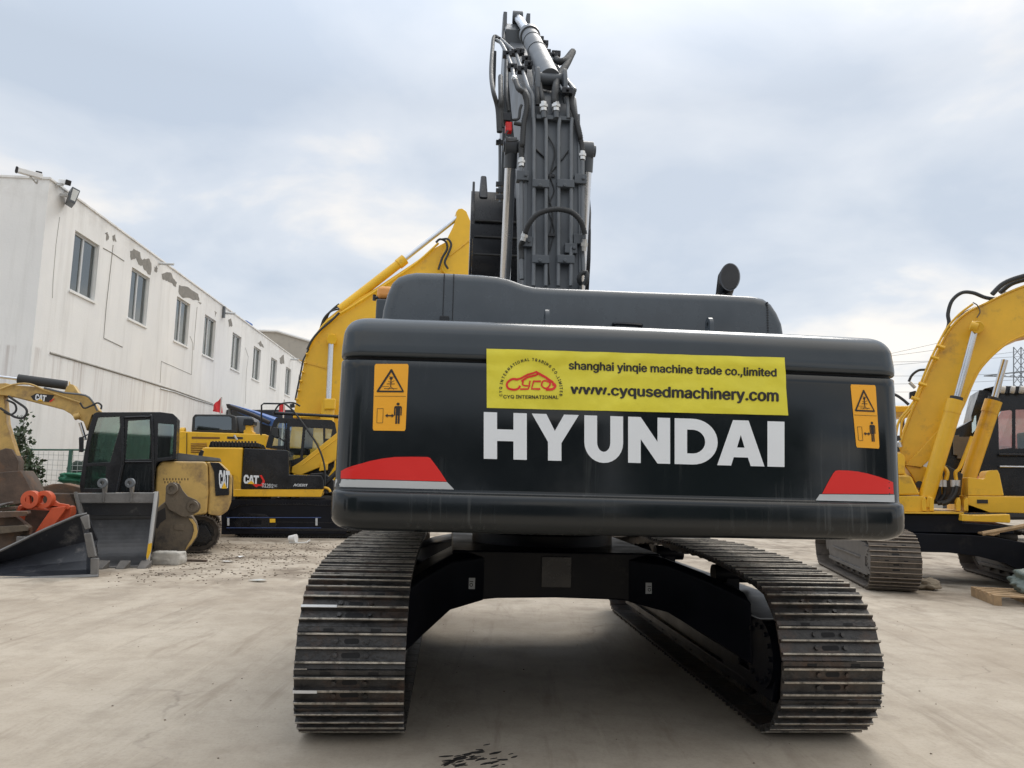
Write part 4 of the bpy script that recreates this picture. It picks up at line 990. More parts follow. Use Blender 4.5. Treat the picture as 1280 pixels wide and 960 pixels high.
peel(z1((895, 625), (940, 635), (990, 670), (996, 705), (950, 690), (915, 690), (895, 670)))
peel(z1((525, 365), (538, 360), (545, 385), (535, 405))); peel(z1((560, 380), (575, 372), (580, 410), (565, 400)))
peel(z1((1140, 800), (1155, 792), (1162, 830), (1145, 835))); peel(z1((1072, 755), (1085, 760), (1076, 785)))
peel(z3((418, 30), (432, 20), (445, 50), (430, 45))); peel(z3((512, 95), (530, 80), (532, 120), (515, 118)))
peel(z1((985, 712), (1010, 715), (1000, 720)))
# roof pipes / spouts
for q, r_ in ((z1((795, 518), (858, 524)), .04), (z1((1118, 765), (1162, 772)), .05), (z3((560, 100), (585, 108)), .05)):
    mb = MB(); a = FW(*q[0], .0); mb.tube([a - BNn * .3, a + BNn * .45], r_, 10); mb.build('rain_spout', 'alu', BD, world=True)
a = FW(*z1((1120, 745))[0], .05); mb = MB(); mb.box(a + V((-.05, -.05, -.35)), a + V((.05, .05, .1))); mb.build('spout_bracket', 'pipegrey', BD, world=True)
a = FW(302, 402, -1.5); TK = MB(); TK.box((a.x - .5, a.y - .4, 7.6), (a.x + .4, a.y + .5, a.z)); tag(TK.build('roof_tank', 'blue', None, bevel=.05), 'small blue water tank on the flat roof of the white building', 'tank')
# security cameras and floodlight on the coping
def seccam(px, py, dirv, label, poleto, L=.45):
    p = FW(px, py, .15); q = FW(*poleto, .0); t = thing('security_camera', label, 'camera', q, 0, 'security cameras on the roof edge')
    d = V(dirv).normalized(); mb = MB(); mb.tube([q, q + (p - q) * .6 + V((0, 0, -.03)), p + V((0, 0, -.08))], .018, 6); mb.build('bracket', 'alu', t, world=True)
    mb = MB(); x = d.cross(V((0, 0, 1))).normalized(); y = x.cross(d)
    def bb(c, a, b_, l0, l1): 
        mb.hexa([c + x * i * a + y * j * b_ + d * k for k, (i, j) in [(l0, (-1, -1)), (l0, (1, -1)), (l0, (1, 1)), (l0, (-1, 1)), (l1, (-1, -1)), (l1, (1, -1)), (l1, (1, 1)), (l1, (-1, 1))]])
    bb(p, .055, .055, -L / 2, L / 2); mb.build('camera_housing', 'plastic', t, world=True, bevel=.015)
    mb = MB(); bb(p, .062, .062, L / 2 + .002, L / 2 + .05); mb.build('lens', 'ink', t, world=True, bevel=.015)
seccam(38, 217, (-1, -.6, .12), 'white security camera pointing left, leftmost on the roof edge', (45, 229))
seccam(48, 218.5, (.7, -1, -.25), 'short dark ended security camera sharing the bracket of the leftmost one', (46, 229.5), .2)
seccam(80, 227.5, (1, -.7, -.35), 'white security camera pointing right beside the floodlight', (69, 232), .38)
t = thing('floodlight', 'grey square floodlight tilted outwards at the corner of the white building', 'floodlight', FW(78, 245, .05))
mb = MB(); P = [W(x, y, 17.2) for x, y in z1((340, 200), (362, 130), (403, 152), (375, 222))]; mb.prism(P, (-.25, .3, 0)); mb.build('lamp_body', 'pipegrey', t, world=True, bevel=.02)
mb = MB(); P = [W(x, y, 17.19) for x, y in z1((352, 196), (366, 142), (396, 157), (374, 207))]; mb.prism(P, (0, .005, 0)); mb.build('lamp_glass', 'lampglass', t, world=True)
mb = MB(); mb.tube([FW(76, 244, 0), W(86, 244, 17.3)], .05, 8); mb.build('lamp_bracket', 'alu', t, world=True)

# grey warehouse behind
t = thing('grey_warehouse', 'grey clad warehouse with a shallow sloping roof beyond the white building', 'building', G(350, 620))
mb = MB(); P = [W(x, y, 75) for x, y in ((300, 412.5), (347, 414.5), (392, 428), (450, 446), (450, 606), (300, 606))]; mb.prism(P, (0, 30, 0)); wl = mb.build('wall', 'farwall', t, world=True)
mb = MB(); mb.tube([W(x, y, 74.9) for x, y in ((300, 412), (347, 414), (392, 427.5), (450, 445.5))], .14, 6); mb.build('roof_edge', 'plastic', t, world=True)
t = MB(); P = [W(x, y, 60) for x, y in ((690, 560), (1700, 580), (1700, 645), (690, 640))]; t.prism(P, (0, .3, 0)); tag(t.build('perimeter_wall', 'farwall'), 'low grey wall closing the yard behind the machines at the right', 'wall')
t = MB(); P = [W(x, y, 52) for x, y in ((355, 512), (700, 520), (700, 640), (355, 640))]; t.prism(P, (0, .3, 0)); tag(t.build('yard_wall', 'farwall'), 'grey wall at the end of the yard between the left machines and the dark excavator', 'wall')

# ------------------------------------------------------------------ helpers for side-on machines
def P_(root, name, pts, D, th, m, bevel=.01, holes=(), label=None, seg=2):
    mb = MB(); plate(pts, D, th, mb, holes); return mb.build(name, m, root, bevel=bevel, world=True, label=label, seg=seg)
def T_(root, name, pts, D, r, m, n=8, sm=0, label=None):
    P = [W(q[0], q[1], q[2] if len(q) > 2 else D) for q in pts]
    if sm: P = smooth(P, sm)
    mb = MB(); mb.tube(P, r, n); return mb.build(name, m, root, world=True, sharp=60, label=label)
CAT = {'C': [(0, .25), (.25, 0), (.75, 0), (1, .25), (1, .38), (.68, .38), (.68, .24), (.32, .24), (.32, .76), (.68, .76), (.68, .62), (1, .62), (1, .75), (.75, 1), (.25, 1), (0, .75)],
       'A': [(0, 0), (.28, 0), (.35, .2), (.66, .2), (.73, 0), (1, 0), (.66, 1), (.34, 1)], 'T': [(.34, 0), (.66, 0), (.66, .76), (1, .76), (1, 1), (0, 1), (0, .76), (.34, .76)]}
def catlogo(root, q, D, tri=True, off=.006):
    TL, TR, BR, BL = [V(p) for p in q]
    def m(a, b): p = (BL * (1 - a) + BR * a) * (1 - b) + (TL * (1 - a) + TR * a) * b; return W(p.x, p.y, D - off)
    for ch, x0, x1 in (('C', 0, .34), ('A', .31, .70), ('T', .64, 1)):
        mb = MB()
        mb.prism([m(x0 + (x1 - x0) * a, b) for a, b in CAT[ch]], DV(.003), [[m(x0 + (x1 - x0) * a, b) for a, b in ((.41, .38), (.59, .38), (.5, .72))]] if ch == 'A' else ())
        mb.build('letter', 'white', root, world=True)
    if tri:
        mb = MB(); mb.prism([W(*(lambda p: (p.x, p.y))((BL * (1 - a) + BR * a) * (1 - b) + (TL * (1 - a) + TR * a) * b), D - off * 1.8) for a, b in ((.24, -.02), (.76, -.02), (.50, .36))], DV(.003)); mb.build('triangle_mark', 'yellow', root, world=True)
def sidecab(root, outl, hl, D, th, body, t=.055, gl='glass', seat=None):
    mb = MB(); plate(outl, D, t, mb, hl); plate(outl, D + th - t, t, mb, hl)
    c = V((sum(p[0] for p in outl) / len(outl), sum(p[1] for p in outl) / len(outl)))
    inn = [(x + (c.x - x) * .07, y + (c.y - y) * .07) for x, y in outl]
    mb.prism(WP(outl, D + t + .001), DV(th - 2 * t - .002), [WP(inn, D + t + .001)])
    cb_ = mb.build('cab', body, root, world=True, bevel=.008)
    mb = MB()
    for h in hl:
        for d_ in (t * .4, th - t * .6): mb = MB(); plate(h, D + d_, .005, mb); mb.build('cab_glass', gl, cb_, world=True)
    if seat:
        x, y, s = seat; a = W(x, y, D + th / 2); mb = MB(); mb.box(a + V((-.22, -.22, -.05)) * s, a + V((.25, .22, .1)) * s); mb.box(a + V((.15, -.22, .1)) * s, a + V((.3, .22, .75)) * s); mb.build('operator_seat', 'rubber', cb_, world=True, bevel=.04)
    return cb_

# ================================================================== SMALL FADED EXCAVATOR (left)
setplane(20, 240, 14.5)
a = G(178, 690)
SC = thing('crawler_excavator', 'small faded yellow excavator with scratched rear, black cab and boom reaching left', 'excavator', (-7.2, 15.3, 0), R(90 + 20))
undercarriage(SC, (-.95, .95), .45, 1.12, .33, .03, 40, ('shoe_brown', 'grouser_brown', 'black', 'black'), False, 5, False)
T_(SC, 'swing_frame', [(130, 655), (262, 655)], 15.4, .25, 'carblack', 12)
D = 14.5
hb = P_(SC, 'engine_body', z2((645, 436), (820, 438), (832, 452), (835, 560), (828, 648), (780, 657), (620, 657), (620, 560), (625, 462)), D, 2.1, 'yellow_old', .05)
cwt = P_(SC, 'counterweight', z2((822, 440), (880, 441), (912, 470), (931, 500), (925, 600), (912, 636), (880, 657), (829, 650), (836, 560), (834, 455)), D + .03, 2.05, 'yellow_old', .12, seg=4)
bp_ = P_(SC, 'black_panel', z2((840, 441), (876, 443), (918, 486), (916, 572), (862, 576), (856, 480)), D - .0, .04, 'black', .006)
catlogo(bp_, z2((875, 472), (919, 476), (917, 544), (877, 545)), D)
mb = MB()
for r_ in range(2):
    for i in range(9 if r_ == 0 else 6):
        for j in range(2): c = W(*z2((655 + i * 12 + r_ * 4, 507 + r_ * 12 + j * 4))[0], D); mb.cyl(c - V((0, .002, 0)), c + V((0, .01, 0)), .012, 6)
mb.build('vent_holes', 'ink', hb, world=True)
P_(hb, 'muffler_fin', z2((788, 434), (796, 402), (806, 390), (816, 396), (808, 420), (802, 434)), D + .6, .18, 'black')
P_(hb, 'hood_cover', z2((640, 425), (700, 402), (880, 425), (885, 436), (640, 436)), D + .5, 1.3, 'pipegrey')
cbo = z2((374, 247), (385, 241), (640, 240), (692, 247), (709, 262), (704, 430), (625, 440), (612, 562), (322, 562), (318, 530), (338, 400), (358, 300))
cab_ = sidecab(SC, cbo, [z2((392, 262), (478, 258), (480, 300), (440, 440), (350, 445), (362, 360)), z2((512, 275), (598, 270), (605, 428), (502, 430)), z2((632, 285), (696, 290), (692, 418), (630, 425)), z2((345, 458), (425, 456), (420, 545), (338, 545))], D - .1, 1.0, 'black', seat=(180, 590, 1.2))
T_(cab_, 'door_bar', z2((490, 262), (492, 440), (468, 560)), D - .13, .03, 'black'); T_(cab_, 'door_bar', z2((500, 262), (590, 260), (608, 280), (612, 560)), D - .14, .022, 'black', sm=4)
T_(cab_, 'grab_rail', z2((500, 440), (610, 440)), D - .13, .02, 'black'); P_(cab_, 'door_panel', z2((500, 445), (608, 445), (604, 556), (480, 556)), D - .12, .02, 'graphite')
T_(cab_, 'mirror_arm', z2((352, 330), (320, 345), (318, 400)), D - .1, .012, 'black'); P_(cab_, 'mirror', z2((314, 340), (332, 338), (332, 400), (316, 400)), D - .15, .1, 'black', .02)
# boom and arm
zc = Z(6, 0, 460)
bm = P_(SC, 'boom', zc((-120, 122), (40, 112), (110, 128), (240, 138), (380, 160), (480, 182), (500, 140), (525, 118), (550, 125), (590, 185), (660, 220), (710, 265), (745, 320), (720, 350), (690, 350), (650, 470), (640, 440), (625, 400), (585, 385), (560, 375), (530, 345), (470, 310), (380, 285), (240, 250), (80, 210), (-120, 190)), 14.9, .38, 'yellow_old', .012)
lp = P_(bm, 'logo_patch', zc((230, 212), (270, 190), (408, 202), (385, 240), (365, 256), (250, 240)), 14.893, .005, 'ink', 0)
catlogo(bm, zc((268, 194), (350, 206), (342, 252), (262, 240)), 14.885)
P_(bm, 'red_mark', zc((368, 250), (410, 225), (405, 236), (380, 256)), 14.885, .003, 'red', 0)
cy = T_(SC, 'arm_cylinder', zc((135, 80), (500, 130)), 15.05, .085, 'rubber', 16); T_(cy, 'piston_rod', zc((-60, 58), (140, 82)), 15.05, .03, 'chrome'); T_(cy, 'rod_pin', zc((520, 132), (521, 132)), 15.0, .08, 'yellow_old', 12)
T_(bm, 'hydraulic_pipe', zc((0, 160), (100, 125), (220, 120), (330, 165), (470, 215), (600, 260)), 14.86, .018, 'yellow_old', sm=3); T_(bm, 'hydraulic_pipe', zc((330, 148), (480, 185), (640, 205), (700, 260), (730, 320)), 14.84, .018, 'pipegrey', sm=3)
T_(bm, 'hydraulic_hose', zc((600, 260), (630, 300), (680, 285), (730, 262), (760, 280), (758, 310)), 14.8, .016, 'rubber', sm=5)
T_(bm, 'hydraulic_hose', zc((60, 210), (120, 250), (190, 300), (200, 340), (170, 375), (120, 370), (80, 350), (0, 300)), 14.8, .02, 'rubber', sm=5); T_(bm, 'hydraulic_hose', zc((50, 240), (110, 270), (120, 320), (80, 350), (30, 330)), 14.82, .018, 'rubber', sm=5)
T_(bm, 'boom_ram', zc((600, 410), (640, 540)), 14.8, .03, 'chrome'); T_(bm, 'ram_pin', zc((555, 370), (600, 355)), 14.82, .06, 'yellow_old', 10)
P_(SC, 'arm', zc((-130, 150), (30, 200), (50, 420), (140, 700), (140, 745), (60, 790), (-20, 700), (-130, 500)), 15.0, .3, 'yellow_old', .012)
P_(SC, 'linkage', zc((-60, 640), (40, 600), (90, 610), (140, 700), (130, 780), (60, 800), (-60, 790)), 14.9, .45, 'rust', .02)
P_(SC, 'bucket', zc((-90, 800), (20, 780), (150, 770), (190, 830), (240, 930), (200, 1010), (60, 1030), (-90, 1040)), 14.3, 1.0, 'rust', .03)

setplane(12, 340, 18.5)
# ================================================================== CAT-LIKE MID EXCAVATOR (312)
MC = thing('crawler_excavator', 'yellow and black excavator with 312D2 marking and CAT logo, cab and boom to the right', 'excavator', (-5.0, 19.9, 0), R(-90 + 12))
undercarriage(MC, (-.98, .98), .5, 1.55, .36, .04, 44, ('black', 'black', 'black', 'black'), False, 6, False)
D = 18.5
ug = P_(MC, 'undercarriage_guard', z3((262, 700), (800, 700), (800, 850), (262, 850)), D + .02, .12, 'carblack', .02)
T_(ug, 'blue_rail', z3((285, 778), (690, 778)), D - .02, .010, 'navy'); T_(ug, 'blue_rail', z3((285, 822), (690, 822)), D - .02, .010, 'navy')
P_(ug, 'label_plate', z3((470, 783), (494, 783), (494, 799), (470, 799)), D - .03, .01, 'yellow', 0); 
for x in (288, 666): P_(ug, 'white_tag', z3((x, 780), (x + 9, 780), (x + 9, 812), (x, 812)), D - .03, .01, 'silver', 0)
rb = P_(MC, 'rear_body', z3((170, 500), (185, 476), (356, 478), (350, 655), (345, 690), (312, 686), (312, 600), (170, 600)), D, 2.2, 'yellow_deep', .04)
pn = P_(MC, 'side_panel', z3((360, 480), (545, 489), (552, 500), (553, 594), (690, 597), (702, 620), (702, 655), (346, 655)), D - .03, 1.6, 'black', .02)
P_(MC, 'lower_sill', z3((313, 656), (702, 656), (690, 690), (313, 688)), D - .02, 2.0, 'yellow_deep', .02)
gr = P_(MC, 'engine_grille', z3((208, 476), (216, 452), (420, 458), (430, 477)), D + .1, 1.4, 'black', .01)
for i in range(14): x = 222 + i * 14; P_(gr, 'grille_fin', z3((x, 450), (x + 7, 450), (x + 9, 474), (x + 1, 474)), D + .06, .06, 'ink', .003)
catlogo(pn, z3((359, 594), (424, 598), (422, 634), (358, 632)), D - .03)
mb = MB(); q = [(395, 636), (412, 648), (424, 642), (442, 644), (450, 622), (436, 596), (426, 596), (440, 620), (432, 636), (412, 634)]; plate(z3(*q), D - .04, .004, mb); mb.build('red_hexagon', 'red', pn, world=True)
mb = MB(); text_quad(mb, '312D2', z3((436, 630), (486, 634), (486, 652), (436, 648)), lambda x, y: W(x, y, D - .042), .03); face_viewer(mb.build('lettering', 'white', pn, world=True, fixn=False))
mb = MB(); text_quad(mb, 'GC', z3((489, 636), (502, 637), (502, 648), (489, 647)), lambda x, y: W(x, y, D - .042), .02); face_viewer(mb.build('lettering', 'white', pn, world=True, fixn=False))
mb = MB(); text_quad(mb, 'ACERT', z3((572, 632), (634, 634), (632, 645), (570, 644)), lambda x, y: W(x, y, D - .042), .04); face_viewer(mb.build('lettering', 'white', pn, world=True, fixn=False))
co = z3((452, 478), (468, 420), (488, 362), (498, 350), (735, 360), (750, 372), (758, 420), (745, 560), (720, 600), (556, 590), (548, 488))
cb2 = sidecab(MC, co, [z3((506, 372), (545, 374), (530, 470), (480, 470)), z3((556, 388), (612, 390), (600, 520), (556, 535)), z3((624, 392), (698, 396), (700, 470), (612, 525)), z3((708, 396), (738, 400), (730, 440), (708, 440))], D + 1.15, 1.0, 'black', gl='glass2', seat=(372, 566, 1.1))
P_(cb2, 'mirror', z3((476, 400), (486, 390), (505, 392), (508, 430), (495, 438), (478, 425)), D + 1.0, .08, 'rubber', .02)
T_(cb2, 'mirror_arm', z3((500, 430), (530, 450), (538, 470), (536, 490), (538, 360)), D + 1.0, .014, 'black', sm=3)
rl = T_(cb2, 'roof_rail', z3((433, 425), (435, 296), (445, 289), (525, 290)), D + .9, .022, 'black'); T_(cb2, 'roof_rail', z3((492, 330), (765, 345)), D + 1.1, .04, 'black'); T_(cb2, 'roof_rail', z3((492, 338), (490, 325), (515, 292), (570, 286), (600, 300)), D + 1.1, .022, 'black', sm=4)
P_(cb2, 'work_lamp', z3((555, 292), (575, 288), (578, 305), (558, 308)), D + 1., .08, 'black')
b3 = P_(MC, 'boom', z3((566, 560), (600, 540), (770, 405), (960, 300), (960, 440), (770, 520), (720, 548), (612, 592), (585, 594), (562, 585)), D + .55, .45, 'yellow_deep', .012)
T_(b3, 'boom_seam', z3((610, 552), (770, 430)), D + .545, .012, 'yellow', 6)
T_(MC, 'boom_cylinder', z3((700, 640), (780, 560), (800, 500)), D + .3, .06, 'black', 12); T_(MC, 'hydraulic_hose', z3((530, 286), (570, 320), (630, 400), (680, 480), (705, 560), (705, 640), (690, 672)), D + .2, .022, 'rubber', sm=5)
P_(MC, 'front_block', z3((640, 590), (700, 585), (745, 620), (745, 665), (702, 668)), D + .3, 1.0, 'black', .02); T_(MC, 'handle_pipe', z3((680, 668), (700, 650), (722, 655), (730, 668)), D + .1, .03, 'yellow_deep', sm=3)
P_(MC, 'side_box', z3((690, 540), (720, 545), (718, 575), (680, 580)), D + .5, .3, 'yellow_deep', .02)

setplane(10, 400, 22)
# ================================================================== BIG YELLOW EXCAVATOR BEHIND
RC = thing('crawler_excavator', 'large bright yellow excavator standing behind, its long boom raised above the dark hood', 'excavator', (-6.0, 24.8, 0), R(-90 + 10))
undercarriage(RC, (-1.25, 1.25), .6, 2.0, .45, .05, 44, ('black', 'black', 'black', 'black'), False, 6, False)
D = 22.0
b_ = P_(RC, 'house_body', z3((66, 412), (90, 408), (455, 421), (452, 476), (440, 560), (66, 560)), D, 2.8, 'yellow', .04)
P_(b_, 'louvre', z3((136, 431), (256, 433), (256, 441), (136, 440)), D - .01, .03, 'brown_louver', 0); lv = P_(b_, 'louvre', z3((132, 459), (200, 458), (200, 500), (132, 500)), D - .01, .03, 'brown_louver', 0)
for i in range(5): T_(b_, 'louvre_bar', z3((132, 464 + i * 8), (200, 463 + i * 8)), D - .02, .012, 'yellow_deep', 6)
P_(b_, 'louvre', z3((288, 430), (355, 433), (355, 442), (288, 440)), D - .01, .03, 'rubber', 0)
mb = MB(); mb.tube([W(*p, D - .02) for p in z3((115, 415), (114, 560))], .01, 5); mb.build('panel_joint', 'ink', b_, world=True)
hbx = P_(RC, 'engine_hood', z3((134, 412), (138, 350), (148, 335), (300, 336), (320, 342), (332, 415)), D + .1, 1.6, 'rubber', .06, seg=3)
P_(hbx, 'dark_screen', z3((148, 402), (150, 350), (158, 344), (296, 345), (306, 352), (307, 402)), D + .085, .02, 'glass', .0); P_(hbx, 'dark_backing', z3((150, 400), (152, 352), (160, 347), (294, 348), (303, 354), (304, 400)), D + .098, .01, 'ink', .0)
P_(RC, 'grey_box', z3((322, 342), (395, 346), (402, 355), (402, 417), (330, 415)), D + .5, 1.2, 'pipegrey', .04)
st = P_(RC, 'exhaust_stack', z3((358, 420), (358, 405), (366, 400), (366, 378), (390, 378), (392, 405), (398, 410), (398, 420)), D + .1, .5, 'yellow', .01); P_(st, 'exhaust_cap', z3((354, 382), (358, 354), (400, 356), (404, 366), (400, 384)), D + .05, .6, 'black', .03)
mb = MB(); mb.cyl(W(*z3((88, 410))[0], D + .3), W(*z3((108, 410))[0], D + .3), .12, 12); mb.build('filler_cap', 'yellow', b_, world=True)
T_(b_, 'crossed_bar', z3((318, 425), (330, 445)), D - .05, .03, 'alu')
D = 22.9
b4 = P_(RC, 'boom', [(366, 522), (371, 497), (381, 449), (385, 437), (396, 416), (408, 399), (422, 388), (470, 360), (515, 330), (545, 309), (556, 303), (574, 316), (590, 340), (560, 356), (520, 364), (480, 398), (455, 430), (438, 470), (424, 522)], D, .7, 'yellow', .015)
P_(RC, 'boom_foot', [(366, 523), (424, 523), (440, 600), (356, 600)], D + .02, .66, 'yellow', .01); P_(b4, 'stiffener', [(371, 449), (386, 452), (412, 460), (411, 462), (386, 455)], D - .02, .03, 'yellow_deep', .003)
T_(b4, 'edge_pipe', [(384, 437), (398, 415), (410, 401), (440, 383), (480, 357), (520, 329), (548, 304)], D - .1, .035, 'yellow', sm=3); T_(b4, 'black_line', [(384, 437), (390, 425), (400, 413), (415, 400), (424, 391)], D - .15, .035, 'rubber', sm=4)
T_(b4, 'edge_pipe', [(369, 500), (379, 450), (386, 436)], D - .12, .025, 'rubber')
for i, o_ in enumerate((0, 3, 6)): T_(b4, 'hydraulic_hose', [(400 + o_, 412 - o_), (405 + o_, 398 - o_), (414 + o_, 389 - o_), (424, 386 - o_)], D + .1 * i, .03, 'rubber', sm=4)
for i in range(6): c = V((385 + 0, 437, 0)).lerp(V((370, 505, 0)), (i + .5) / 6); T_(b4, 'pipe_clamp', [(c.x - 1.5, c.y), (c.x + 1.5, c.y)], D - .13, .045, 'yellow_deep', 6)
ac = T_(RC, 'arm_cylinder', [(425, 387), (501, 328)], D + .1, .14, 'yellow', 18); T_(ac, 'piston_rod', [(501, 328), (572, 272)], D + .1, .075, 'chrome', 12)
T_(ac, 'cylinder_head', [(498, 330.5), (506, 324)], D + .1, .17, 'yellow', 16)
ar = P_(RC, 'arm', [(571, 271), (570, 265), (573, 261), (578, 260.5), (583, 264), (588, 276), (591, 291), (590, 330), (588, 345), (560, 345), (552, 338), (552, 320), (558, 300), (566, 284)], D - .1, .6, 'yellow', .02)
T_(ar, 'stiffener', [(562, 320), (590, 298)], D - .1, .03, 'yellow_deep')
T_(ar, 'hydraulic_hose', [(545, 303), (550, 299), (557, 302), (559, 311), (553, 322), (548, 337)], D - .25, .035, 'rubber', sm=5); T_(ar, 'hydraulic_hose', [(553, 299), (560, 299), (564, 306), (560, 318), (556, 328), (560, 336)], D - .3, .035, 'rubber', sm=5)
for x, D_ in ((413.5, D - .35), (422.5, D + .6)):
    c = T_(RC, 'boom_cylinder', [(x - 3, 500), (x - 5, 530)], D_, .2, 'yellow', 16); T_(c, 'piston_rod', [(x + .5, 425), (x - 3, 500)], D_, .085, 'chrome', 12); T_(c, 'rod_eye', [(x + 1, 418), (x + .5, 430)], D_, .13, 'yellow', 12)
    P_(c, 'cylinder_collar', [(x - 9, 498), (x + 6, 498), (x + 5, 512), (x - 9, 512)], D_ - .25, .5, 'yellow', .04)
mb = MB(); mb.cyl(W(415, 424, D - .5), W(415, 424, D + .9), .14, 16); mb.build('boom_pin', 'yellow', b4, world=True)

# ================================================================== YELLOW EXCAVATOR (right)
setplane()
q = W(1119, 705, 11.45); ra = R(-11.5); fw = V((math.sin(-ra), math.cos(ra), 0)); rt = V((math.cos(ra), math.sin(ra), 0))
base = V((q.x, 11.45, 0)) + fw * 2.1 + rt * 1.3
setplane(-22, 1190, 13)
YC = thing('crawler_excavator', 'yellow excavator at the right edge with twin boom cylinders and dusty brown tracks', 'excavator', base, ra)
undercarriage(YC, (-1.3, 1.3), .70, 1.75, .40, .05, 42, ('shoe_brown', 'grouser_brown', 'frame_grey', 'frame_grey'), True, 7)
D = 12.9
P_(YC, 'carbody', z8((560, 490), (640, 505), (920, 515), (1050, 525), (1170, 548), (1290, 580), (1400, 640), (1400, 760), (1200, 705), (1100, 655), (970, 622), (820, 603), (680, 600), (560, 590)), D - .4, 1.6, 'carblack', .02)
P_(YC, 'swing_bearing', z8((575, 410), (893, 412), (893, 452), (1150, 470), (1150, 512), (640, 503), (560, 490)), D - .3, 1.5, 'carblack', .02)
for (x, y) in ((1000, 738), (1071, 700)): 
    pass
dk = P_(YC, 'deck_frame', z8((540, 320), (700, 320), (745, 395), (915, 400), (920, 320), (1330, 326), (1330, 410), (1150, 405), (560, 400), (540, 400)), D - .3, 2.2, 'yellow_deep', .02)
P_(dk, 'maker_plate', z8((965, 338), (1020, 338), (1020, 357), (965, 357)), D - .31, .01, 'ink', 0)
P_(dk, 'deck_ledge', z8((560, 400), (900, 402), (900, 410), (560, 408)), D - .4, .3, 'yellow_deep', .004)
P_(YC, 'front_block', z8((540, 215), (628, 217), (640, 228), (682, 315), (540, 318)), D - .25, 1.2, 'yellow_deep', .03); P_(YC, 'front_bracket', z8((540, 105), (580, 104), (598, 112), (606, 130), (606, 214), (540, 214)), D - .15, .5, 'yellow_deep', .02)
P_(YC, 'cab_step', z8((920, 226), (995, 236), (1004, 232), (1012, 200), (1024, 192), (1068, 190), (1078, 210), (1100, 318), (920, 319)), D - .28, .6, 'yellow_deep', .02)
for x0 in (690, 862):
    for dx in (0, 38):
        P_(dk, 'cylinder_lug', z8((x0 + dx, 396), (x0 + dx, 345), (x0 + dx + 10, 328), (x0 + dx + 18, 328), (x0 + dx + 22, 345), (x0 + dx + 22, 396)), D - .34, .2, 'yellow_deep', .01)
P_(YC, 'side_housing', [(1118, 508), (1142, 508), (1142, 515), (1118, 515)], D + 1.6, 1.2, 'yellow_deep', .01)
# boom: web plate set in between two flanges
bo = [(1122, 572), (1130, 540), (1145, 502), (1165, 455), (1182, 420), (1191, 407), (1202, 396), (1215, 387), (1235, 378), (1257, 367), (1290, 354), (1345, 336), (1420, 322), (1500, 326), (1508, 348), (1420, 384), (1345, 408), (1300, 415), (1280, 419), (1262, 427), (1245, 440), (1232, 453), (1222, 466), (1213, 485), (1205, 505), (1196, 522), (1180, 545), (1162, 566), (1145, 580), (1128, 584)]
b5 = P_(YC, 'boom', bo, D + .25, .62, 'yellow_deep', .012)
inn = [(1222, 466), (1213, 485), (1205, 505), (1196, 522), (1180, 545), (1162, 566), (1150, 578)]
T_(b5, 'flange', [(1345, 408), (1300, 415), (1280, 419), (1262, 427), (1245, 440), (1232, 453), (1222, 466)] + inn[1:], D + .25, .022, 'yellow_deep', 6, sm=2)
T_(b5, 'flange', bo[:12], D + .25, .022, 'yellow_deep', 6, sm=2)
P_(b5, 'gusset', z8((600, 165), (680, 90), (790, -30), (800, 0), (760, 110), (700, 165), (690, 175)), D + .18, .08, 'yellow_deep', .01)
P_(YC, 'boom_foot', z8((600, 165), (690, 168), (720, 178), (790, 165), (800, 310), (690, 316), (640, 220)), D + .2, .7, 'yellow_deep', .02)
P_(YC, 'arm', [(1486, 300), (1504, 296), (1524, 340), (1512, 560), (1486, 575), (1478, 350)], D + .35, .42, 'yellow_deep', .012); pn5 = MB(); pn5.cyl(W(1222, 409, D - .25), W(1222, 409, D + 1.0), .1, 20); pn5.cyl(W(1213, 407, D - .2), W(1222, 409, D - .2), .085, 16); pn5.build('boom_pin', 'yellow_deep', b5, world=True, bevel=.01)
c = P_(YC, 'cylinder_mount', z8((720, 320), (750, 330), (750, 380), (700, 380)), D - .32, .25, 'yellow_deep', .02)
c1 = T_(YC, 'boom_cylinder', [(1195, 500), (1158, 622)], D - .12, .125, 'yellow_deep', 24); T_(c1, 'piston_rod', [(1219, 412), (1195, 500)], D - .12, .052, 'chrome', 16); T_(c1, 'gland', [(1196, 496), (1194.5, 502)], D - .12, .1, 'rubber', 16); T_(c1, 'cylinder_collar', [(1194.5, 500), (1190, 516)], D - .12, .132, 'yellow_deep', 24)
c2 = T_(YC, 'boom_cylinder', [(1242, 502), (1200, 628)], D + 1.15, .13, 'yellow_deep', 24); T_(c2, 'piston_rod', [(1256, 450), (1242, 502)], D + 1.15, .056, 'chrome', 16); T_(c2, 'gland', [(1243, 497), (1241, 503)], D + 1.15, .1, 'rubber', 16); T_(c2, 'cylinder_collar', [(1242, 501), (1237, 516)], D + 1.15, .14, 'yellow_deep', 24)
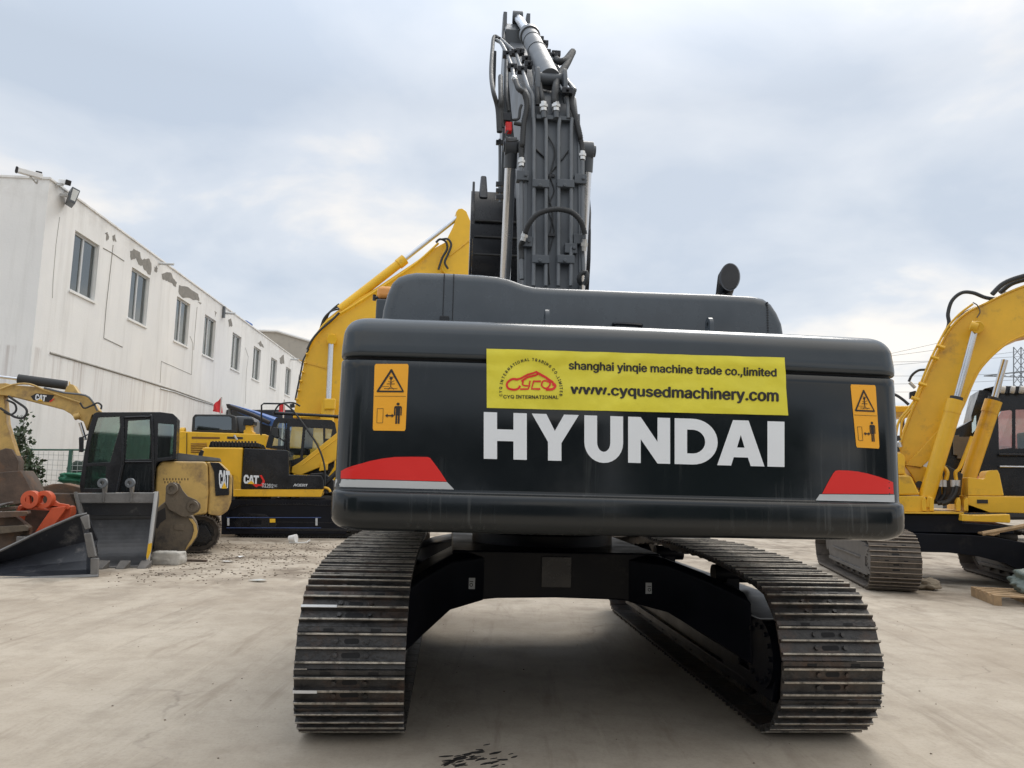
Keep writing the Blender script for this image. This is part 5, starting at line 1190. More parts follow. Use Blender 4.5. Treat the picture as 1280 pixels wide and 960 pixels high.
# hoses and pipes of the boom
T_(b5, 'hydraulic_hose', [(1180, 421), (1186, 405), (1185, 392), (1190, 376), (1202, 366), (1216, 366), (1232, 372), (1246, 373), (1258, 366)], D + .3, .032, 'rubber', sm=6)
T_(b5, 'hydraulic_hose', [(1240, 368), (1252, 356), (1266, 349), (1290, 342)], D + .2, .04, 'rubber', sm=4); T_(b5, 'hydraulic_hose', [(1250, 366), (1262, 356), (1275, 351), (1300, 345)], D + .4, .04, 'rubber', sm=4)
for o_ in (0, 4):
    T_(b5, 'steel_pipe', [(1142 + o_, 502 + o_ * .5), (1162 + o_, 452), (1178 + o_, 420), (1186 + o_ * 1.2, 407), (1200 + o_, 392), (1216 + o_, 380 + o_)], D + .15 + o_ * .05, .02, 'brownbucket' if o_ else 'yellow_deep', sm=3)
    T_(b5, 'steel_pipe', [(1142 + o_, 502), (1135 + o_, 512), (1124 + o_, 526), (1120 + o_ * 1.5, 545), (1121 + o_, 565)], D + .1 + o_ * .05, .02, 'yellow_deep', sm=4)
for x, y in ((1167, 447), (1152, 480), (1143, 498), (1175, 433)): T_(b5, 'pipe_clamp', [(x - 4, y - 1), (x + 6, y + 2)], D + .12, .035, 'yellow_deep', 6)
T_(b5, 'hydraulic_hose', [(1157, 462), (1148, 463), (1140, 469), (1136, 477)], D + .5, .022, 'rubber', sm=4); T_(b5, 'hose_fitting', [(1137, 478), (1144, 485)], D + .5, .03, 'zinc'); P_(b5, 'work_lamp', [(1137, 490), (1145, 488), (1146, 497), (1137, 498)], D + .4, .15, 'black', .01)
T_(b5, 'hydraulic_hose', [(1105, 490), (1118, 493), (1128, 499), (1136, 506)], D + .3, .025, 'rubber', sm=4)
for k, (x, y) in enumerate(((1122, 548), (1124, 556), (1121, 562), (1123, 569))): T_(b5, 'hose_fitting', [(x - 1, y - 3), (x + 1, y + 3)], D + .1, .045, 'zinc' if k % 2 else 'rubber')
T_(b5, 'feed_pipe', [(1221, 397), (1225, 390), (1222, 382), (1216, 378)], D + .2, .01, 'brownbucket', sm=4)
zd = Z(5.333, 1110, 480)
for x in (340, 375): T_(YC, 'hydraulic_hose', zd((x, 680), (x + 2, 730), (x - 20, 770), (330, 790)), D + .1, .035, 'rubber', sm=4)
T_(YC, 'hydraulic_hose', zd((440, 680), (425, 740), (390, 785), (330, 795)), D, .04, 'rubber', sm=4); T_(YC, 'hydraulic_hose', zd((462, 680), (450, 730), (410, 780), (360, 800)), D - .05, .04, 'rubber', sm=4)
for x in (345, 372, 435, 462): T_(YC, 'hose_fitting', zd((x, 640), (x + 1, 685)), D + .0, .045, 'alu')
T_(YC, 'steel_pipe', zd((350, 645), (345, 580), (370, 555), (395, 590), (385, 640)), D, .035, 'yellow_deep', sm=4); T_(YC, 'steel_pipe', zd((455, 640), (450, 590), (480, 555), (530, 430), (560, 350)), D, .03, 'yellow_deep', sm=4)
P_(YC, 'recess_shade_plate', zd((300, 690), (390, 540), (500, 600), (480, 800), (300, 800)), D + .6, .4, 'rubber', .01)  # dark plate paints the shade in the gap behind the hoses
mb = MB(); mb.cyl(W(*zd((210, 670))[0], D - .06), W(*zd((210, 670))[0], D + .3), .06, 16); mb.build('side_port', 'ink', YC, world=True)
# cab of the right machine
ca = zd((350, 560), (400, 330), (560, 240), (600, 70), (610, 40), (1150, 40), (1150, 745), (750, 745), (735, 575), (570, 620), (480, 640))
sidecab(YC, ca, [zd((735, 195), (755, 180), (815, 172), (830, 180), (830, 425), (740, 435)), zd((850, 170), (1140, 165), (1140, 430), (850, 430)), zd((556, 215), (590, 208), (592, 300), (560, 330))], D + 1.7, 1.1, 'black', gl='glass2', seat=(1272, 590, 1.0))
lr = P_(YC, 'roof_guard', zd((640, 30), (720, 10), (1150, 20), (1150, 60), (700, 62), (690, 40)), D + 1.6, 1.3, 'black', .02)
for x in (765, 830, 890): T_(lr, 'work_lamp', zd((x - 12, 36), (x + 14, 40)), D + 1.5, .07, 'alu', 12)
T_(YC, 'cab_rail', zd((740, 470), (1150, 475)), D + 1.6, .03, 'black'); T_(YC, 'cab_rail', zd((745, 550), (1150, 555)), D + 1.6, .02, 'chrome')
P_(YC, 'paper_stack', zd((436, 345), (475, 340), (475, 352), (548, 352), (548, 400), (530, 415), (525, 500), (465, 495), (465, 475), (440, 470)), D + 1.55, .1, 'frame_grey', .004)
# ochre step box lying on the carbody, plank, cloth, pallet
t = tag(P_(None, 'step_box', z8((892, 412), (945, 416), (1130, 412), (1133, 450), (1128, 455), (888, 445)), D - .95, .3, 'yellow_deep', .01), 'ochre painted step box under the deck of the right excavator', 'step')

setplane()
# ================================================================== LOOSE ATTACHMENTS AND YARD CLUTTER
# big dark bucket at the left edge, mouth towards the viewer
ze = Z(6.4, 0, 590)
setplane(18, 100, 11.1)
t = thing('wide_bucket', 'wide dark bucket lying open at the left edge, with a long sloping rim', 'bucket', G(60, 722), 0, 'loose excavator attachments')
D = 11.0
mb = MB()
fl = [W(*p, D) for p in ze((-380, 880), (790, 832))]   # floor lip
bk = [W(*p, D + .45) for p in ze((-380, 820), (690, 780))]
tp = [W(*p, D + .6) for p in ze((-380, 800), (0, 640), (350, 470), (630, 350), (700, 338))]
def shell(mb, A, B, off):  # strip between polylines with thickness off
    n_ = len(A); P = [V(p) for p in A] + [V(p) for p in B]; Q = [p + V(off) for p in P]
    m_ = 2 * n_; mb.add(P + Q, [(i, i + 1, n_ + i + 1, n_ + i) for i in range(n_ - 1)] + [(m_ + i + 1, m_ + i, m_ + n_ + i, m_ + n_ + i + 1) for i in range(n_ - 1)] + [(i + 1, i, m_ + i, m_ + i + 1) for i in range(n_ - 1)] + [(n_ + i, n_ + i + 1, m_ + n_ + i + 1, m_ + n_ + i) for i in range(n_ - 1)] + [(0, n_, m_ + n_, m_), (n_ - 1, m_ + n_ - 1, m_ + 2 * n_ - 1, 2 * n_ - 1)])
def samp(P, n_):
    P = [V(p) for p in P]; L = [0]
    for i in range(1, len(P)): L.append(L[-1] + (P[i] - P[i - 1]).length)
    out = []; 
    for k in range(n_):
        s_ = L[-1] * k / (n_ - 1); j = 1
        while j < len(L) - 1 and L[j] < s_: j += 1
        out.append(P[j - 1].lerp(P[j], (s_ - L[j - 1]) / max(1e-9, L[j] - L[j - 1])))
    return out
F = samp([p + V((0, 0, 0)) for p in fl], 14); B_ = samp(bk, 14); T2 = samp(tp, 14)
shell(mb, F, B_, (0, 0, -.03)); 
M1 = [b.lerp(c, .15) + V((0, .12, 0)) for b, c in zip(B_, T2)]; M2 = [b.lerp(c, .5) + V((0, .28, 0)) for b, c in zip(B_, T2)]
for A_, C_ in ((B_, M1), (M1, M2), (M2, T2)): shell(mb, A_, C_, (0, .03, 0))
sh = mb.build('bucket_shell', 'darksteel', t, world=True, sharp=30)
mb = MB(); mb.tube([p + V((0, -.02, .01)) for p in T2], .022, 6); mb.build('rim_bar', 'worngrey', t, world=True)
mb = MB(); mb.tube([p + V((0, -.01, 0)) for p in F], .035, 6); mb.build('floor_edge', 'worngrey', t, world=True)
sp = [W(*p, d_) for p, d_ in zip(ze((640, 360), (700, 345), (712, 455), (760, 680), (785, 690), (780, 830), (725, 835)), (D + 1.15, D + 1.15, D + .8, D + .4, D + .35, D, D))]
mb = MB(); mb.prism([W(*p, D + .5) for p in ze((560, 430), (640, 440), (670, 520), (715, 680), (722, 800), (640, 800), (560, 780))], (0, .01, 0)) if 0 else None
# side wall: plane from mouth edge back to the rear
me_ = [W(*p, D) for p in ze((722, 830), (722, 690), (670, 500), (640, 362))]; mb2 = [B_[-1], B_[-1].lerp(T2[-1], .3), B_[-1].lerp(T2[-1], .7), T2[-1]]
shell(mb, me_, mb2, (.025, 0, 0)); mb.build('side_wall', 'darksteel', t, world=True)
for q in (((638, 362), (700, 342), (712, 452), (680, 462)), ((668, 492), (722, 486), (764, 676), (702, 686)), ((722, 690), (782, 690), (778, 828), (722, 832))):
    mb = MB(); mb.prism([W(*p, D - .03) for p in ze(*q)], (0, .05, 0)); mb.build('side_cutter', 'worngrey', t, world=True, bevel=.008)

setplane(22, 160, 12.2)
# grey bucket, open side towards the viewer
zf = Z(5.818, 80, 580)
t = thing('grey_bucket', 'grey steel bucket standing mouth forward with three teeth and two ring ears', 'bucket', G(160, 712), 0, 'loose excavator attachments')
D = 12.2
def zfp(D_, *q): return [W(x, y, D_) for x, y in zf(*q)]
lipL, lipR = zfp(D, (235, 745), (605, 735)); topL, topR = zfp(D + .15, (85, 215), (670, 210))
prof_ = [(0, 0.0), (.35, .02), (.62, .16), (.78, .42), (.80, .70), (.66, .95)]  # (depth, height fraction)
Hh = topL.z - lipL.z
def rowp(d_, h): 
    a_ = lipL.lerp(topL, h); b_ = lipR.lerp(topR, h); return [a_.lerp(b_, i / 8) + DV(d_) for i in range(9)]
mb = MB(); ps = smooth([V((a, b, 0)) for a, b in prof_], 5)
for a, b in zip(ps[:-1], ps[1:]): shell(mb, rowp(a.x, a.y), rowp(b.x, b.y), (0, .012, -.012))
mb.build('bucket_shell', 'innershade', t, world=True, sharp=50)
mb = MB(); mb.prism(zfp(D + .12, (80, 212), (676, 208), (672, 285), (84, 285)), DV(.12)); mb.build('top_beam', 'worngrey', t, world=True, bevel=.012)
mb = MB(); mb.prism(zfp(D + .42, (88, 285), (670, 285), (668, 372), (90, 372)), DV(.03)); mb.build('inner_shade_plate', 'darksteel', t, world=True)  # dark plate paints the black shade under the top beam
for sx_, pA, pB in ((-1, (82, 205), (40, 400)), (1, (672, 200), (610, 700))):
    a, b = zfp(D + .05, pA, pB)
    if sx_ < 0: b = lipL + V((-.02, 0, 0))
    mb = MB(); mb.prism([a, a + DV(.2), a + DV(.7) + V((0, 0, -.12)), a.lerp(b, .5) + DV(.8), b + DV(.55) + V((0, 0, .05)), b + DV(.1) + V((0, 0, -.03)), b], (.025 * sx_, 0, 0)); mb.build('side_wall', 'worngrey', t, world=True)
    mb = MB(); mb.tube([a, b], .028, 6); mb.build('side_edge', 'alu' if sx_ > 0 else 'worngrey', t, world=True)
mb = MB(); mb.prism(zfp(D - .03, (612, 580), (640, 575), (632, 640), (604, 700), (598, 670)), DV(.03)); mb.build('yellow_mark', 'yellow', t, world=True)
mb = MB(); a, b = lipL, lipR; mb.prism([a + DV(-.05), b + DV(-.05), b + DV(.1), a + DV(.1)], (0, 0, -.035)); mb.build('cutting_lip', 'worngrey', t, world=True, bevel=.006)
for x in (280, 432, 586):
    c = W(*zf((x, 738))[0], D - .07); mb = MB(); mb.hexa([c + V(p) * 1.25 for p in ((-.06, -.12, -.09), (.05, -.12, -.09), (.06, .05, -.03), (-.06, .05, -.03), (-.05, -.10, -.02), (.05, -.10, -.02), (.07, .05, .06), (-.07, .05, .06))]); mb.build('tooth', 'frame_grey', t, world=True, bevel=.012)
for x in (284, 484):
    mb = MB(); cc = W(*zf((x + 2, 130))[0], D + .35)
    E_ = [W(*p, D + .1) for p in zf((x - 8, 282), (x - 2, 225), (x - 8, 190), (x - 10, 130), (x, 105), (x + 14, 108), (x + 20, 140), (x + 14, 200), (x + 8, 282))]; mb.prism(E_, DV(.35)); mb.build('lifting_ear', 'worngrey', t, world=True, bevel=.02)
    c = W(*zf((x + 3, 138))[0], D + .06); mb = MB(); mb.ring(c, (0, -1, 0), .035, .075, .05, 18); mb.build('ear_ring', 'pipegrey', t, world=True, bevel=.006)

setplane(22, 220, 13.3)
# brown bucket standing on its side
t = thing('brown_bucket', 'weathered brown bucket lying on its side with two round pin bosses, beside the faded excavator', 'bucket', G(220, 692), 0, 'loose excavator attachments')
D = 13.3
P_(t, 'bucket_shell', zf((668, 330), (740, 270), (880, 230), (895, 380), (930, 378), (965, 430), (978, 480), (970, 530), (935, 580), (890, 635), (700, 645), (650, 640), (660, 520)), D, .85, 'brownbucket', .02)
P_(t, 'curved_rim', zf((905, 395), (935, 400), (962, 440), (972, 490), (962, 530), (925, 585), (880, 632), (892, 600), (930, 540), (945, 480), (938, 440)), D - .02, .03, 'yellow_old', .006)
P_(t, 'ear_plate', zf((740, 200), (742, 160), (765, 138), (800, 132), (840, 145), (862, 190), (900, 235), (960, 260), (992, 290), (995, 320), (975, 350), (930, 372), (890, 385), (850, 380), (760, 330), (735, 280)), D - .06, .07, 'brownbucket', .008)
P_(t, 'wear_plate', zf((800, 435), (878, 440), (872, 485), (798, 478)), D - .012, .02, 'brownbucket', .004)
P_(t, 'paint_smear', zf((690, 350), (720, 310), (770, 300), (785, 290), (800, 320), (835, 345), (790, 365), (770, 400), (720, 440), (690, 470), (700, 420)), D - .066 + .055, .01, 'ink', 0) if 0 else None
for q in ((790, 180), (940, 308)):
    c = W(*zf(q)[0], D - .06); mb = MB(); mb.ring(c, (0, -1, 0), .05, .098, .05, 24); mb.cyl(c + V((0, .02, 0)), c + V((0, -.03, 0)), .05, 18); mb.build('pin_boss', 'brownbucket', t, world=True, bevel=.006)
P_(t, 'dark_paint', zf((672, 352), (700, 335), (735, 318), (738, 345), (742, 400), (700, 430), (680, 470), (668, 460)), D - .008, .02, 'ink', 0)

setplane(20, 50, 12.8)
# orange quick coupler
t = thing('orange_coupler', 'orange painted quick coupler with round pin holes behind the wide dark bucket', 'coupler', G(45, 700), 0, 'loose excavator attachments')
D = 12.8
for q, d_ in (((270, 220), 0), ((378, 220), .0)):
    c = W(*ze(q)[0], D + d_); mb = MB(); mb.ring(c, (0, -1, 0), .07, .145, .12, 28); mb.build('pin_eye', 'orange', t, world=True, bevel=.012)
    mb = MB(); mb.cyl(c + V((0, .1, 0)), c + V((0, .12, 0)), .075, 20); mb.build('pin_hole', 'rust', t, world=True)
P_(t, 'ear_plate', ze((210, 190), (235, 170), (240, 235), (250, 270), (300, 285), (328, 262), (322, 290), (270, 300), (225, 280), (205, 240)), D - .1, .12, 'orange', .01)
P_(t, 'ear_plate', ze((330, 255), (345, 270), (375, 280), (410, 258), (430, 225), (470, 250), (545, 262), (562, 285), (545, 300), (440, 288), (400, 305), (345, 285)), D - .05, .12, 'orange', .01)
P_(t, 'front_arm', ze((415, 285), (525, 275), (520, 305), (415, 450), (310, 540), (225, 600), (260, 510)), D - .1, .16, 'orange', .01)
P_(t, 'side_plate', ze((525, 275), (562, 280), (568, 330), (555, 380), (440, 470), (300, 590), (250, 600), (410, 450), (520, 306)), D + .05, .5, 'orange', .01)
P_(t, 'back_plate', ze((130, 290), (160, 262), (215, 270), (400, 300), (300, 480), (240, 520), (180, 480), (140, 420)), D + .25, .1, 'orange', .01); P_(t, 'hook', ze((130, 300), (150, 268), (200, 258), (216, 280), (175, 295), (150, 330)), D - .0, .3, 'orange', .02)
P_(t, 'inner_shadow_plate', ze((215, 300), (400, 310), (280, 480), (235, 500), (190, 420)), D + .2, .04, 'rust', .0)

# heap of scrap steel at the far left
t = thing('scrap_pile', 'heap of rusty plates and beams behind the wide dark bucket at the left edge', 'scrap', G(20, 712))
D = 12.4
for q, m_, d_ in ((((-60, 325), (30, 318), (215, 315), (222, 335), (210, 352), (40, 362), (-60, 365)), 'rust', -.1), (((-60, 370), (120, 360), (230, 440), (240, 500), (200, 540), (-60, 640)), 'rust', .1), (((-60, 440), (200, 425), (230, 445), (225, 470), (-60, 500)), 'brownbucket', -.1), (((-60, 268), (0, 255), (75, 240), (80, 250), (0, 275), (-60, 290)), 'worngrey', .2), (((-60, 290), (120, 275), (130, 300), (-60, 320)), 'rust', .3), (((130, 515), (220, 520), (215, 535), (130, 560)), 'worngrey', -.15)):
    P_(t, 'scrap_plate', ze(*q), D + d_, .25, m_, .01)
t2 = tag(P_(None, 'rusty_bin', ze((120, 190), (240, 170), (560, 175), (600, 250), (600, 330), (120, 330)), 14.0, .5, 'rust', .02), 'brown rusty steel bin behind the orange coupler', 'bin')
t3 = tag(P_(None, 'brick_heap', ze((260, 130), (330, 120), (420, 95), (520, 92), (600, 110), (700, 140), (700, 200), (260, 190)), 15.9, .6, 'rust', .03), 'low brown heap of rubble under the green tarpaulin', 'rubble')
setplane()
# stone, timber, cup, litter
def lump(name, c, sx_, sy_, sz_, m_, label, cat, seed=1, n1=.25, box=.5):
    bm = bmesh.new(); bmesh.ops.create_icosphere(bm, subdivisions=4, radius=1)
    for v in bm.verts:
        d = v.co.normalized(); k = 1 / max(abs(d.x), abs(d.y), abs(d.z)); p = d * (1 * (1 - box) + k * box * .8)
        p *= 1 + n1 * noise.noise(d * 1.6 + V((seed, 0, 0))) + n1 * .4 * noise.noise(d * 5 + V((seed, 3, 0))); v.co = V((p.x * sx_, p.y * sy_, p.z * sz_))
    zmin = min(v.co.z for v in bm.verts)
    for v in bm.verts: v.co.z = max(v.co.z, zmin * .75) - zmin * .75
    for f in bm.faces: f.smooth = True
    me = bpy.data.meshes.new(name); bm.to_mesh(me); bm.free(); me.materials.append(M[m_]); o = bpy.data.objects.new(name, me); COL.objects.link(o); o.location = c
    return tag(o, label, cat)
lump('stone_block', G(211, 705), .29, .2, .14, 'stone', 'whitish rounded stone block on the ground in front of the brown bucket', 'stone', 2, .12, .85)
q = G(1157, 737); lump('sacking_heap', q, .19, .16, .09, 'cloth', 'small crumpled brown sack on the ground beside the brown track', 'sack', 5, .5, .3)
t = MB(); a = G(232, 702); t.box(a, a + V((.34, .08, .035))); tag(t.build('timber_offcut', 'rust', None, bevel=.004), 'short brown timber offcut right of the whitish stone', 'timber')
t = thing('foam_cup', 'crushed white foam cup lying on the dirt before the 312D2 excavator', 'cup', G(367, 679))
a = G(367, 679); mb = MB(); mb.tube([a + V((-.10, 0, .09)), a + V((.06, -.03, .11))], .07, 14, True, .095); mb.build('cup_body', 'plastic', t, world=True)
mb = MB(); mb.tube([a + V((-.08, -.05, .02)), a + V((.15, -.08, .02)), a + V((.3, -.06, .03)), a + V((.36, 0, .08))], .014, 6); mb.build('straw', 'plastic', t, world=True)
random.seed(3)
for k, (px, py, s_, lb) in enumerate(((285, 703, .16, 'pale paper scrap on the dirt nearest the brown bucket'), (322, 727, .17, 'flattened pale paper scrap on the concrete left of the big left track'), (300, 697, .1, 'small white litter flake on the dirt below the CAT lettering'))):
    c = G(px, py); mb = MB(); n_ = 9; P = [c + V((s_ * random.uniform(.5, 1) * math.cos(i * .7), s_ * .5 * random.uniform(.5, 1) * math.sin(i * .7), .012 + .02 * random.random())) for i in range(n_)]
    mb.prism(P, (0, 0, -.004)); tag(mb.build('paper_scrap', 'plastic' if k != 1 else 'curtain'), lb, 'litter', 'paper litter on the ground')
mb = MB()
for k in range(110):
    px = random.choice((random.uniform(230, 330), random.uniform(120, 260))); py = random.uniform(694, 730) if px > 200 else random.uniform(716, 735); c = G(px, py); r_ = random.uniform(.004, .013)
    P = [c + V((r_ * random.uniform(.6, 1.4) * math.cos(i * 1.05), r_ * random.uniform(.6, 1.4) * math.sin(i * 1.05), 0)) for i in range(6)]; mb.prism(P, (0, 0, r_ * .8))
for k in range(260):
    c = V((random.uniform(-5, 5.5), random.uniform(3.3, 13), 0)); r_ = random.uniform(.002, .006)
    P = [c + V((r_ * random.uniform(.6, 1.4) * math.cos(i * 1.05), r_ * random.uniform(.6, 1.4) * math.sin(i * 1.05), 0)) for i in range(6)]; mb.prism(P, (0, 0, r_ * .8))
for k in range(900):
    c = G(random.uniform(185, 420), random.choice((random.uniform(676, 700), random.uniform(680, 722)))); r_ = random.uniform(.006, .02)
    P = [c + V((r_ * random.uniform(.5, 1.5) * math.cos(i * 1.05), r_ * random.uniform(.5, 1.5) * math.sin(i * 1.05), 0)) for i in range(6)]; mb.prism(P, (0, 0, r_ * .6))
tag(mb.build('gravel', 'grit'), 'small loose grit and pebbles scattered over the concrete yard', 'gravel', kind='stuff')
# tar marks near the camera
mb = MB()
for k in range(46):
    u_ = random.random(); px = 555 + 85 * u_ + random.uniform(-6, 6); py = 958 - random.random() ** 1.6 * (20 if u_ > .35 else 16) - (8 if .3 < u_ < .6 else 0); c = G(px, py); a = R(35) + random.uniform(-.4, .4); L1 = random.uniform(.01, .045); w1 = L1 * random.uniform(.12, .3)
    if k < 5: c = G(560 + k * 7, 955 - k * 3.2); L1 = .045; a = R(38)
    e1 = V((math.cos(a), math.sin(a), 0)); e2 = V((-e1.y, e1.x, 0)); z_ = V((0, 0, .004))
    mb.prism([c - e1 * L1 + z_, c - e2 * w1 + z_, c + e1 * L1 * .6 - e2 * w1 * .6 + z_, c + e1 * L1 + z_, c + e2 * w1 + z_, c - e1 * L1 * .5 + e2 * w1 * .7 + z_], (0, 0, -.003))
tag(mb.build('tar_marks', 'ink'), 'black tar scuffs on the concrete at the bottom of the picture', 'marks', kind='stuff')

# pallet with wrapped load, plank
a = G(1243, 757); t = thing('wooden_pallet', 'light wooden pallet on the concrete at the right edge', 'pallet', a, R(-14))
for i in range(5): mb = MB(); mb.box((0, .0 + i * .2, .115), (1.1, .12 + i * .2, .135)); mb.build('deck_board', 'wood', t)
for x in (0, .5, 1.0):
    mb = MB(); mb.box((x, 0, .02), (x + .09, .92, .114)); mb.box((x, 0, .0), (x + .09, .92, .0195)); mb.build('bearer', 'wood', t)
lump('wrapped_load', rootmat(t) @ V((.72, .5, .14)), .34, .28, .17, 'wrap', 'grey green plastic wrapped bundle sitting on the pallet', 'bundle', 9, .5, .5)
mb = MB(); mb.tube([W(1228, 667, 11.6), W(1262, 661, 11.5), W(1300, 653, 11.4)], .035, 6); tag(mb.build('timber_plank', 'wood'), 'long thin pale timber pole leaning across the dark undercarriage at the right edge', 'plank')
t = tag(P_(None, 'cardboard_block', z8((1015, 505), (1075, 498), (1082, 510), (1050, 520), (1018, 514)), 11.8, .25, 'wood', .01), 'small ochre block of wood beneath the slanting pole', 'block')

# fence, shrubs, tarps
t = thing('mesh_fence', 'green post and wire mesh fence in front of the white building', 'fence', G(60, 668))
D = 17.0
a = W(-20, 562, D); b = W(107, 562, D); z0_ = 0
for x in (-18, 38, 89): p = W(x, 562, D); mb = MB(); mb.box((p.x - .03, D - .03, 0), (p.x + .03, D + .03, a.z + .05)); mb.build('fence_post', 'fence_green', t, world=True)
mb = MB(); mb.tube([a, b + V((.3, 0, 0))], .022, 6); mb.build('top_rail', 'fence_green', t, world=True)
mb = MB(); x = a.x
while x < b.x + .3: mb.tube([V((x, D, .1)), V((x, D, a.z))], .0045, 4); x += .11
z = .15
while z < a.z: mb.tube([V((a.x, D + .006, z)), V((b.x + .3, D + .006, z))], .0045, 4); z += .11
mb.build('wire_mesh', 'alu', t, world=True)
def shrub(px, py, D, h, w_, n_, label, seed, nstem=5):
    random.seed(seed); base = W(px, py, D); base.z = 0; t = thing('shrub', label, 'shrub', base, 0, 'shrubs along the fence'); st = MB(); lf = MB()
    for s_ in range(nstem):
        a = V((random.uniform(-.12, .12), random.uniform(-.1, .1), 0)); tip = V((random.uniform(-w_, w_), random.uniform(-w_, w_) * .6, h * random.uniform(.75, 1))); mid = a.lerp(tip, .5) + V((random.uniform(-.12, .12), random.uniform(-.1, .1), 0)); P = smooth([a, mid, tip], 8); st.tube(P, .016, 5, True, .004)
        for k in range(n_):
            u_ = random.uniform(.12, 1); p = P[min(len(P) - 1, int(u_ * len(P)))] + V((random.gauss(0, .11), random.gauss(0, .1), random.gauss(0, .08))) * (1.5 - u_)
            d = V((random.uniform(-1, 1), random.uniform(-1, 1), random.uniform(-.4, 1))).normalized(); e_ = d.orthogonal().normalized(); q = e_ * math.cos(k) + d.cross(e_) * math.sin(k); L1 = random.uniform(.06, .12)
            lf.add([p, p + d * L1 * .5 + q * L1 * .32, p + d * L1, p + d * L1 * .5 - q * L1 * .32], [(0, 1, 2, 3)])
    st.build('stem', 'bark', t); lf.build('foliage', 'leaf', t, fixn=False)
shrub(24, 600, 16.4, 2.6, .3, 210, 'tall dark leafy shrub rising beside the faded arm at the left', 4, 6)
shrub(42, 612, 15.9, 1.9, .3, 220, 'lower bushy shrub between the tall shrub and the green tarpaulin', 8, 6)
shrub(8, 600, 16.8, 2.4, .3, 160, 'sparse shrub half hidden by the faded arm at the left edge', 12, 5)
lump('dark_tarp_mound', V((W(80, 600, 16.6).x, 17.6, .75)), .62, .4, .5, 'dark_tarp', 'dark tarpaulin mound behind the wire fence', 'tarp', 3, .4, .1)
lump('green_tarpaulin', V((W(86, 600, 16.0).x, 16.6, 1.18)), .48, .25, .13, 'green_tarp', 'bright green crumpled tarpaulin in front of the dark mound', 'tarp', 7, .6, .3)

# flags
for k, (q, pole, lb) in enumerate(((((258, 262), (265, 330), (223, 322), (226, 305)), ((264, 262), (258, 400)), 'red flag on a thin pole, left one, above the black engine box'), (((533, 275), (533, 325), (505, 328), (508, 305)), ((533, 272), (533, 420)), 'red flag on a thin pole, right one, behind the cab roof rail'))):
    t = thing('red_flag', lb, 'flag', W(*z3(pole[1])[0], 26.5), 0, 'red flags in the yard'); D = 26.5
    mb = MB(); mb.tube([W(*z3(pole[0])[0], D), V((W(*z3(pole[0])[0], D).x, D, 0))], .025, 6); mb.build('flag_pole', 'alu', t, world=True)
    mb = MB(); c4 = [W(*p, D) for p in z3(*q)]; N_ = 8; vs = []
    for i in range(N_ + 1):
        for j in range(N_ + 1):
            u_ = i / N_; v_ = j / N_; p = c4[0].lerp(c4[1], v_).lerp(c4[3].lerp(c4[2], v_), u_); vs.append(p + V((0, .08 * math.sin(u_ * 7 + v_ * 2), 0)))
    mb.add(vs, [(i * (N_ + 1) + j, i * (N_ + 1) + j + 1, (i + 1) * (N_ + 1) + j + 1, (i + 1) * (N_ + 1) + j) for i in range(N_) for j in range(N_)]); o = mb.build('flag_cloth', 'flag', t, world=True)
# blue truck/canopy by the wall
t = thing('blue_canopy', 'blue corrugated sheet canopy sloping along the white wall', 'canopy', W(330, 530, 30))
P_(t, 'canopy_sheet', z3((297, 290), (330, 300), (400, 322), (520, 368), (520, 395), (450, 380), (380, 350), (297, 308)), 28, 3, 'blue', .02); T_(t, 'dark_edge', z3((292, 292), (292, 300), (400, 340), (470, 372)), 27.95, .08, 'ink')
for x in (300, 480): T_(t, 'canopy_post', z3((x, 300 if x < 400 else 372), (x, 620)), 28.1, .07, 'pipegrey')
# dark stacked parts behind the machines so that the yard reads full
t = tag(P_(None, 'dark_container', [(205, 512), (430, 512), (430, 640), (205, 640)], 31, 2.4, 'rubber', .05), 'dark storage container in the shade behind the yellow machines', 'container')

# red machine far right, tower, lines
t = thing('red_excavator', 'faded red excavator seen through the cab of the right excavator', 'excavator', W(1290, 640, 24)); D = 24
P_(t, 'boom', [(1248, 558), (1262, 520), (1268, 508), (1276, 505), (1300, 500), (1330, 540), (1330, 560)], D, .6, 'red_far', .02); P_(t, 'house_body', [(1240, 555), (1340, 560), (1340, 610), (1240, 610)], D + .1, 2.2, 'red_far', .05); P_(t, 'crawler_track', [(1236, 612), (1340, 612), (1340, 650), (1232, 650)], D, 2.5, 'black', .1)
t = thing('yellow_machine', 'yellow machine roof glimpsed between the dark counterweight and the right excavator', 'excavator', W(1130, 640, 22))
P_(t, 'house_body', [(1085, 507), (1144, 507), (1144, 521), (1085, 521)], 22, 2.2, 'yellow_deep', .03); P_(t, 'lower_body', [(1085, 568), (1144, 568), (1144, 625), (1085, 625)], 22, 2.2, 'yellow_deep', .05); P_(t, 'cab_post', [(1127, 521), (1131, 521), (1131, 568), (1127, 568)], 22, .1, 'black'); P_(t, 'crawler_track', [(1080, 626), (1150, 626), (1150, 652), (1080, 652)], 22, 2.4, 'black', .1)
t = thing('lattice_tower', 'grey steel lattice power pylon far away at the right edge', 'pylon', W(1275, 600, 120)); D = 120
mb = MB()
zz7 = lambda x, y: W(*z7((x, y))[0], D)
for x in (908, 945): mb.tube([zz7(x, 455), zz7(x, 1100)], .10, 4)
for x in (908, 945, 1010):
    for k in range(14): y = 455 + k * 46; mb.tube([zz7(x, y), zz7(x + 37, y + 46)], .06, 4); mb.tube([zz7(x + 37, y), zz7(x, y + 46)], .06, 4)
mb.tube([zz7(982, 440), zz7(982, 1100)], .10, 4)
mb.tube([zz7(760, 600), zz7(1100, 560)], .1, 4); mb.tube([zz7(760, 600), zz7(1100, 610)], .08, 4)
for k in range(8): mb.tube([zz7(770 + 40 * k, 600), zz7(790 + 40 * k, 600 - 2 * k)], .05, 4)
mb.build('lattice', 'lattice', t, world=True)
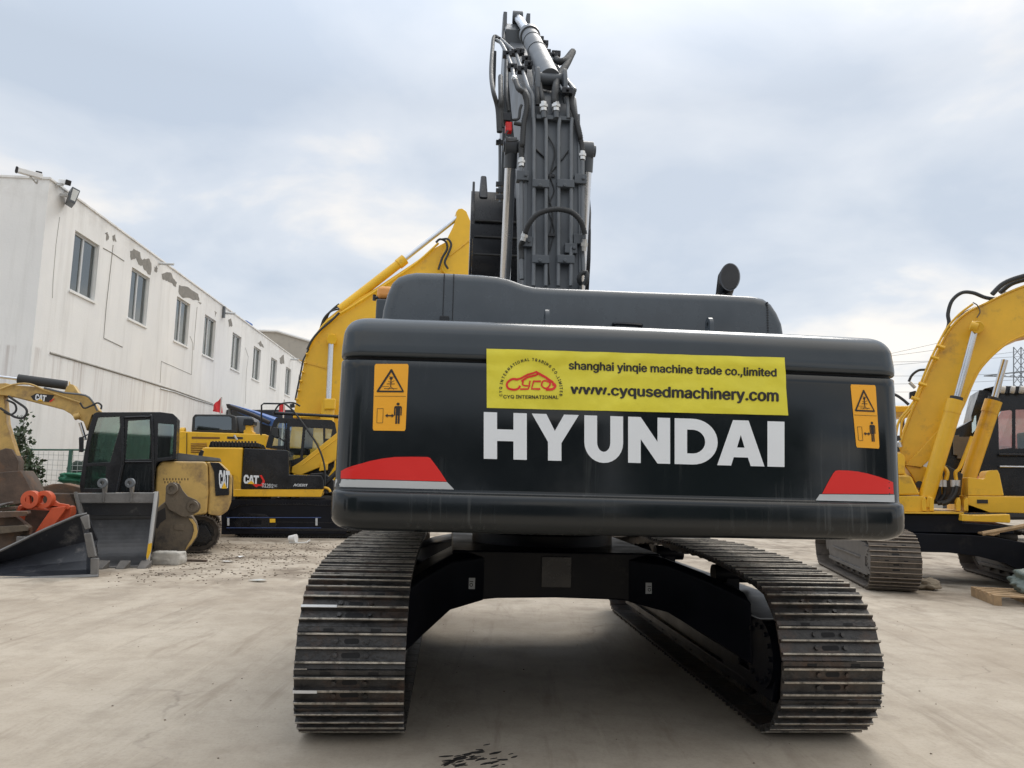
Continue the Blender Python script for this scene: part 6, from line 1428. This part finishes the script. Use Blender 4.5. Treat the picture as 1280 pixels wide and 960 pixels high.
t = thing('power_lines', 'thin overhead power lines crossing the sky at the right', 'cable', W(1100, 500, 118))
for (x0, y0, x1, y1) in ((290, 500, 1300, 330), (310, 545, 1300, 420), (300, 600, 1300, 560), (300, 640, 1300, 590), (280, 680, 1300, 640), (-200, 590, 1300, 250), (300, 530, 1300, 470)):
    P = []
    for i in range(15): u_ = i / 14; x_ = x0 + (x1 - x0) * u_; y_ = y0 + (y1 - y0) * u_ + 22 * 4 * u_ * (1 - u_) * .5; P.append(zz7(x_, y_))
    mb = MB(); mb.tube(P, .028, 4); mb.build('cable', 'lattice', t, world=True)

# dark boxes added out of view, only to darken the counterweight's reflection
def container(x, y, w_, h, rz, m, label):
    t = thing('reflection_block', label, 'container', (x, y, 0), rz, 'unseen boxes added behind the camera for reflections'); mb = MB(); n_ = int(w_ / .28)
    P = []
    for i in range(n_): 
        a = -w_ / 2 + w_ * i / n_; b = w_ / n_; P += [V((a, 0, .15)), V((a + b * .4, 0, .15)), V((a + b * .5, .04, .15)), V((a + b * .9, .04, .15))]
    P += [V((w_ / 2, 0, .15)), V((w_ / 2, -2.4, .15)), V((-w_ / 2, -2.4, .15))]; mb.prism(P, (0, 0, h - .2)); mb.build('reflection_block_wall', m, t)
    mb = MB(); mb.box((-w_ / 2 - .04, -2.44, 0), (w_ / 2 + .04, .07, .149)); mb.box((-w_ / 2 - .04, -2.44, h - .049), (w_ / 2 + .04, .07, h + .06)); mb.build('reflection_block_frame', m, t)
M['refl_a'] = mat('dark_green_reflection_block', (.02, .035, .03), .6, var=.2); M['refl_b'] = mat('dark_grey_reflection_block', (.035, .036, .04), .6, var=.2)
for k, (x, y, w_, h, rz, m_, lb) in enumerate(((-9, -9, 9, 3.8, .1, 'refl_a', 'unseen dark green box added behind the camera for reflections, left'), (.3, -11, 8.5, 3.2, 0, 'refl_b', 'unseen dark grey box added behind the camera for reflections, middle'), (8.6, -10, 6, 4.0, -.1, 'refl_a', 'unseen dark green box added behind the camera for reflections, right of the grey one'), (17, -8, 9, 3.0, -.5, 'refl_b', 'unseen dark grey box added behind the camera for reflections, far right'), (-19, -7, 9, 2.9, .5, 'refl_b', 'unseen dark grey box added behind the camera for reflections, far left'))): container(x, y, w_, h, rz, m_, lb)
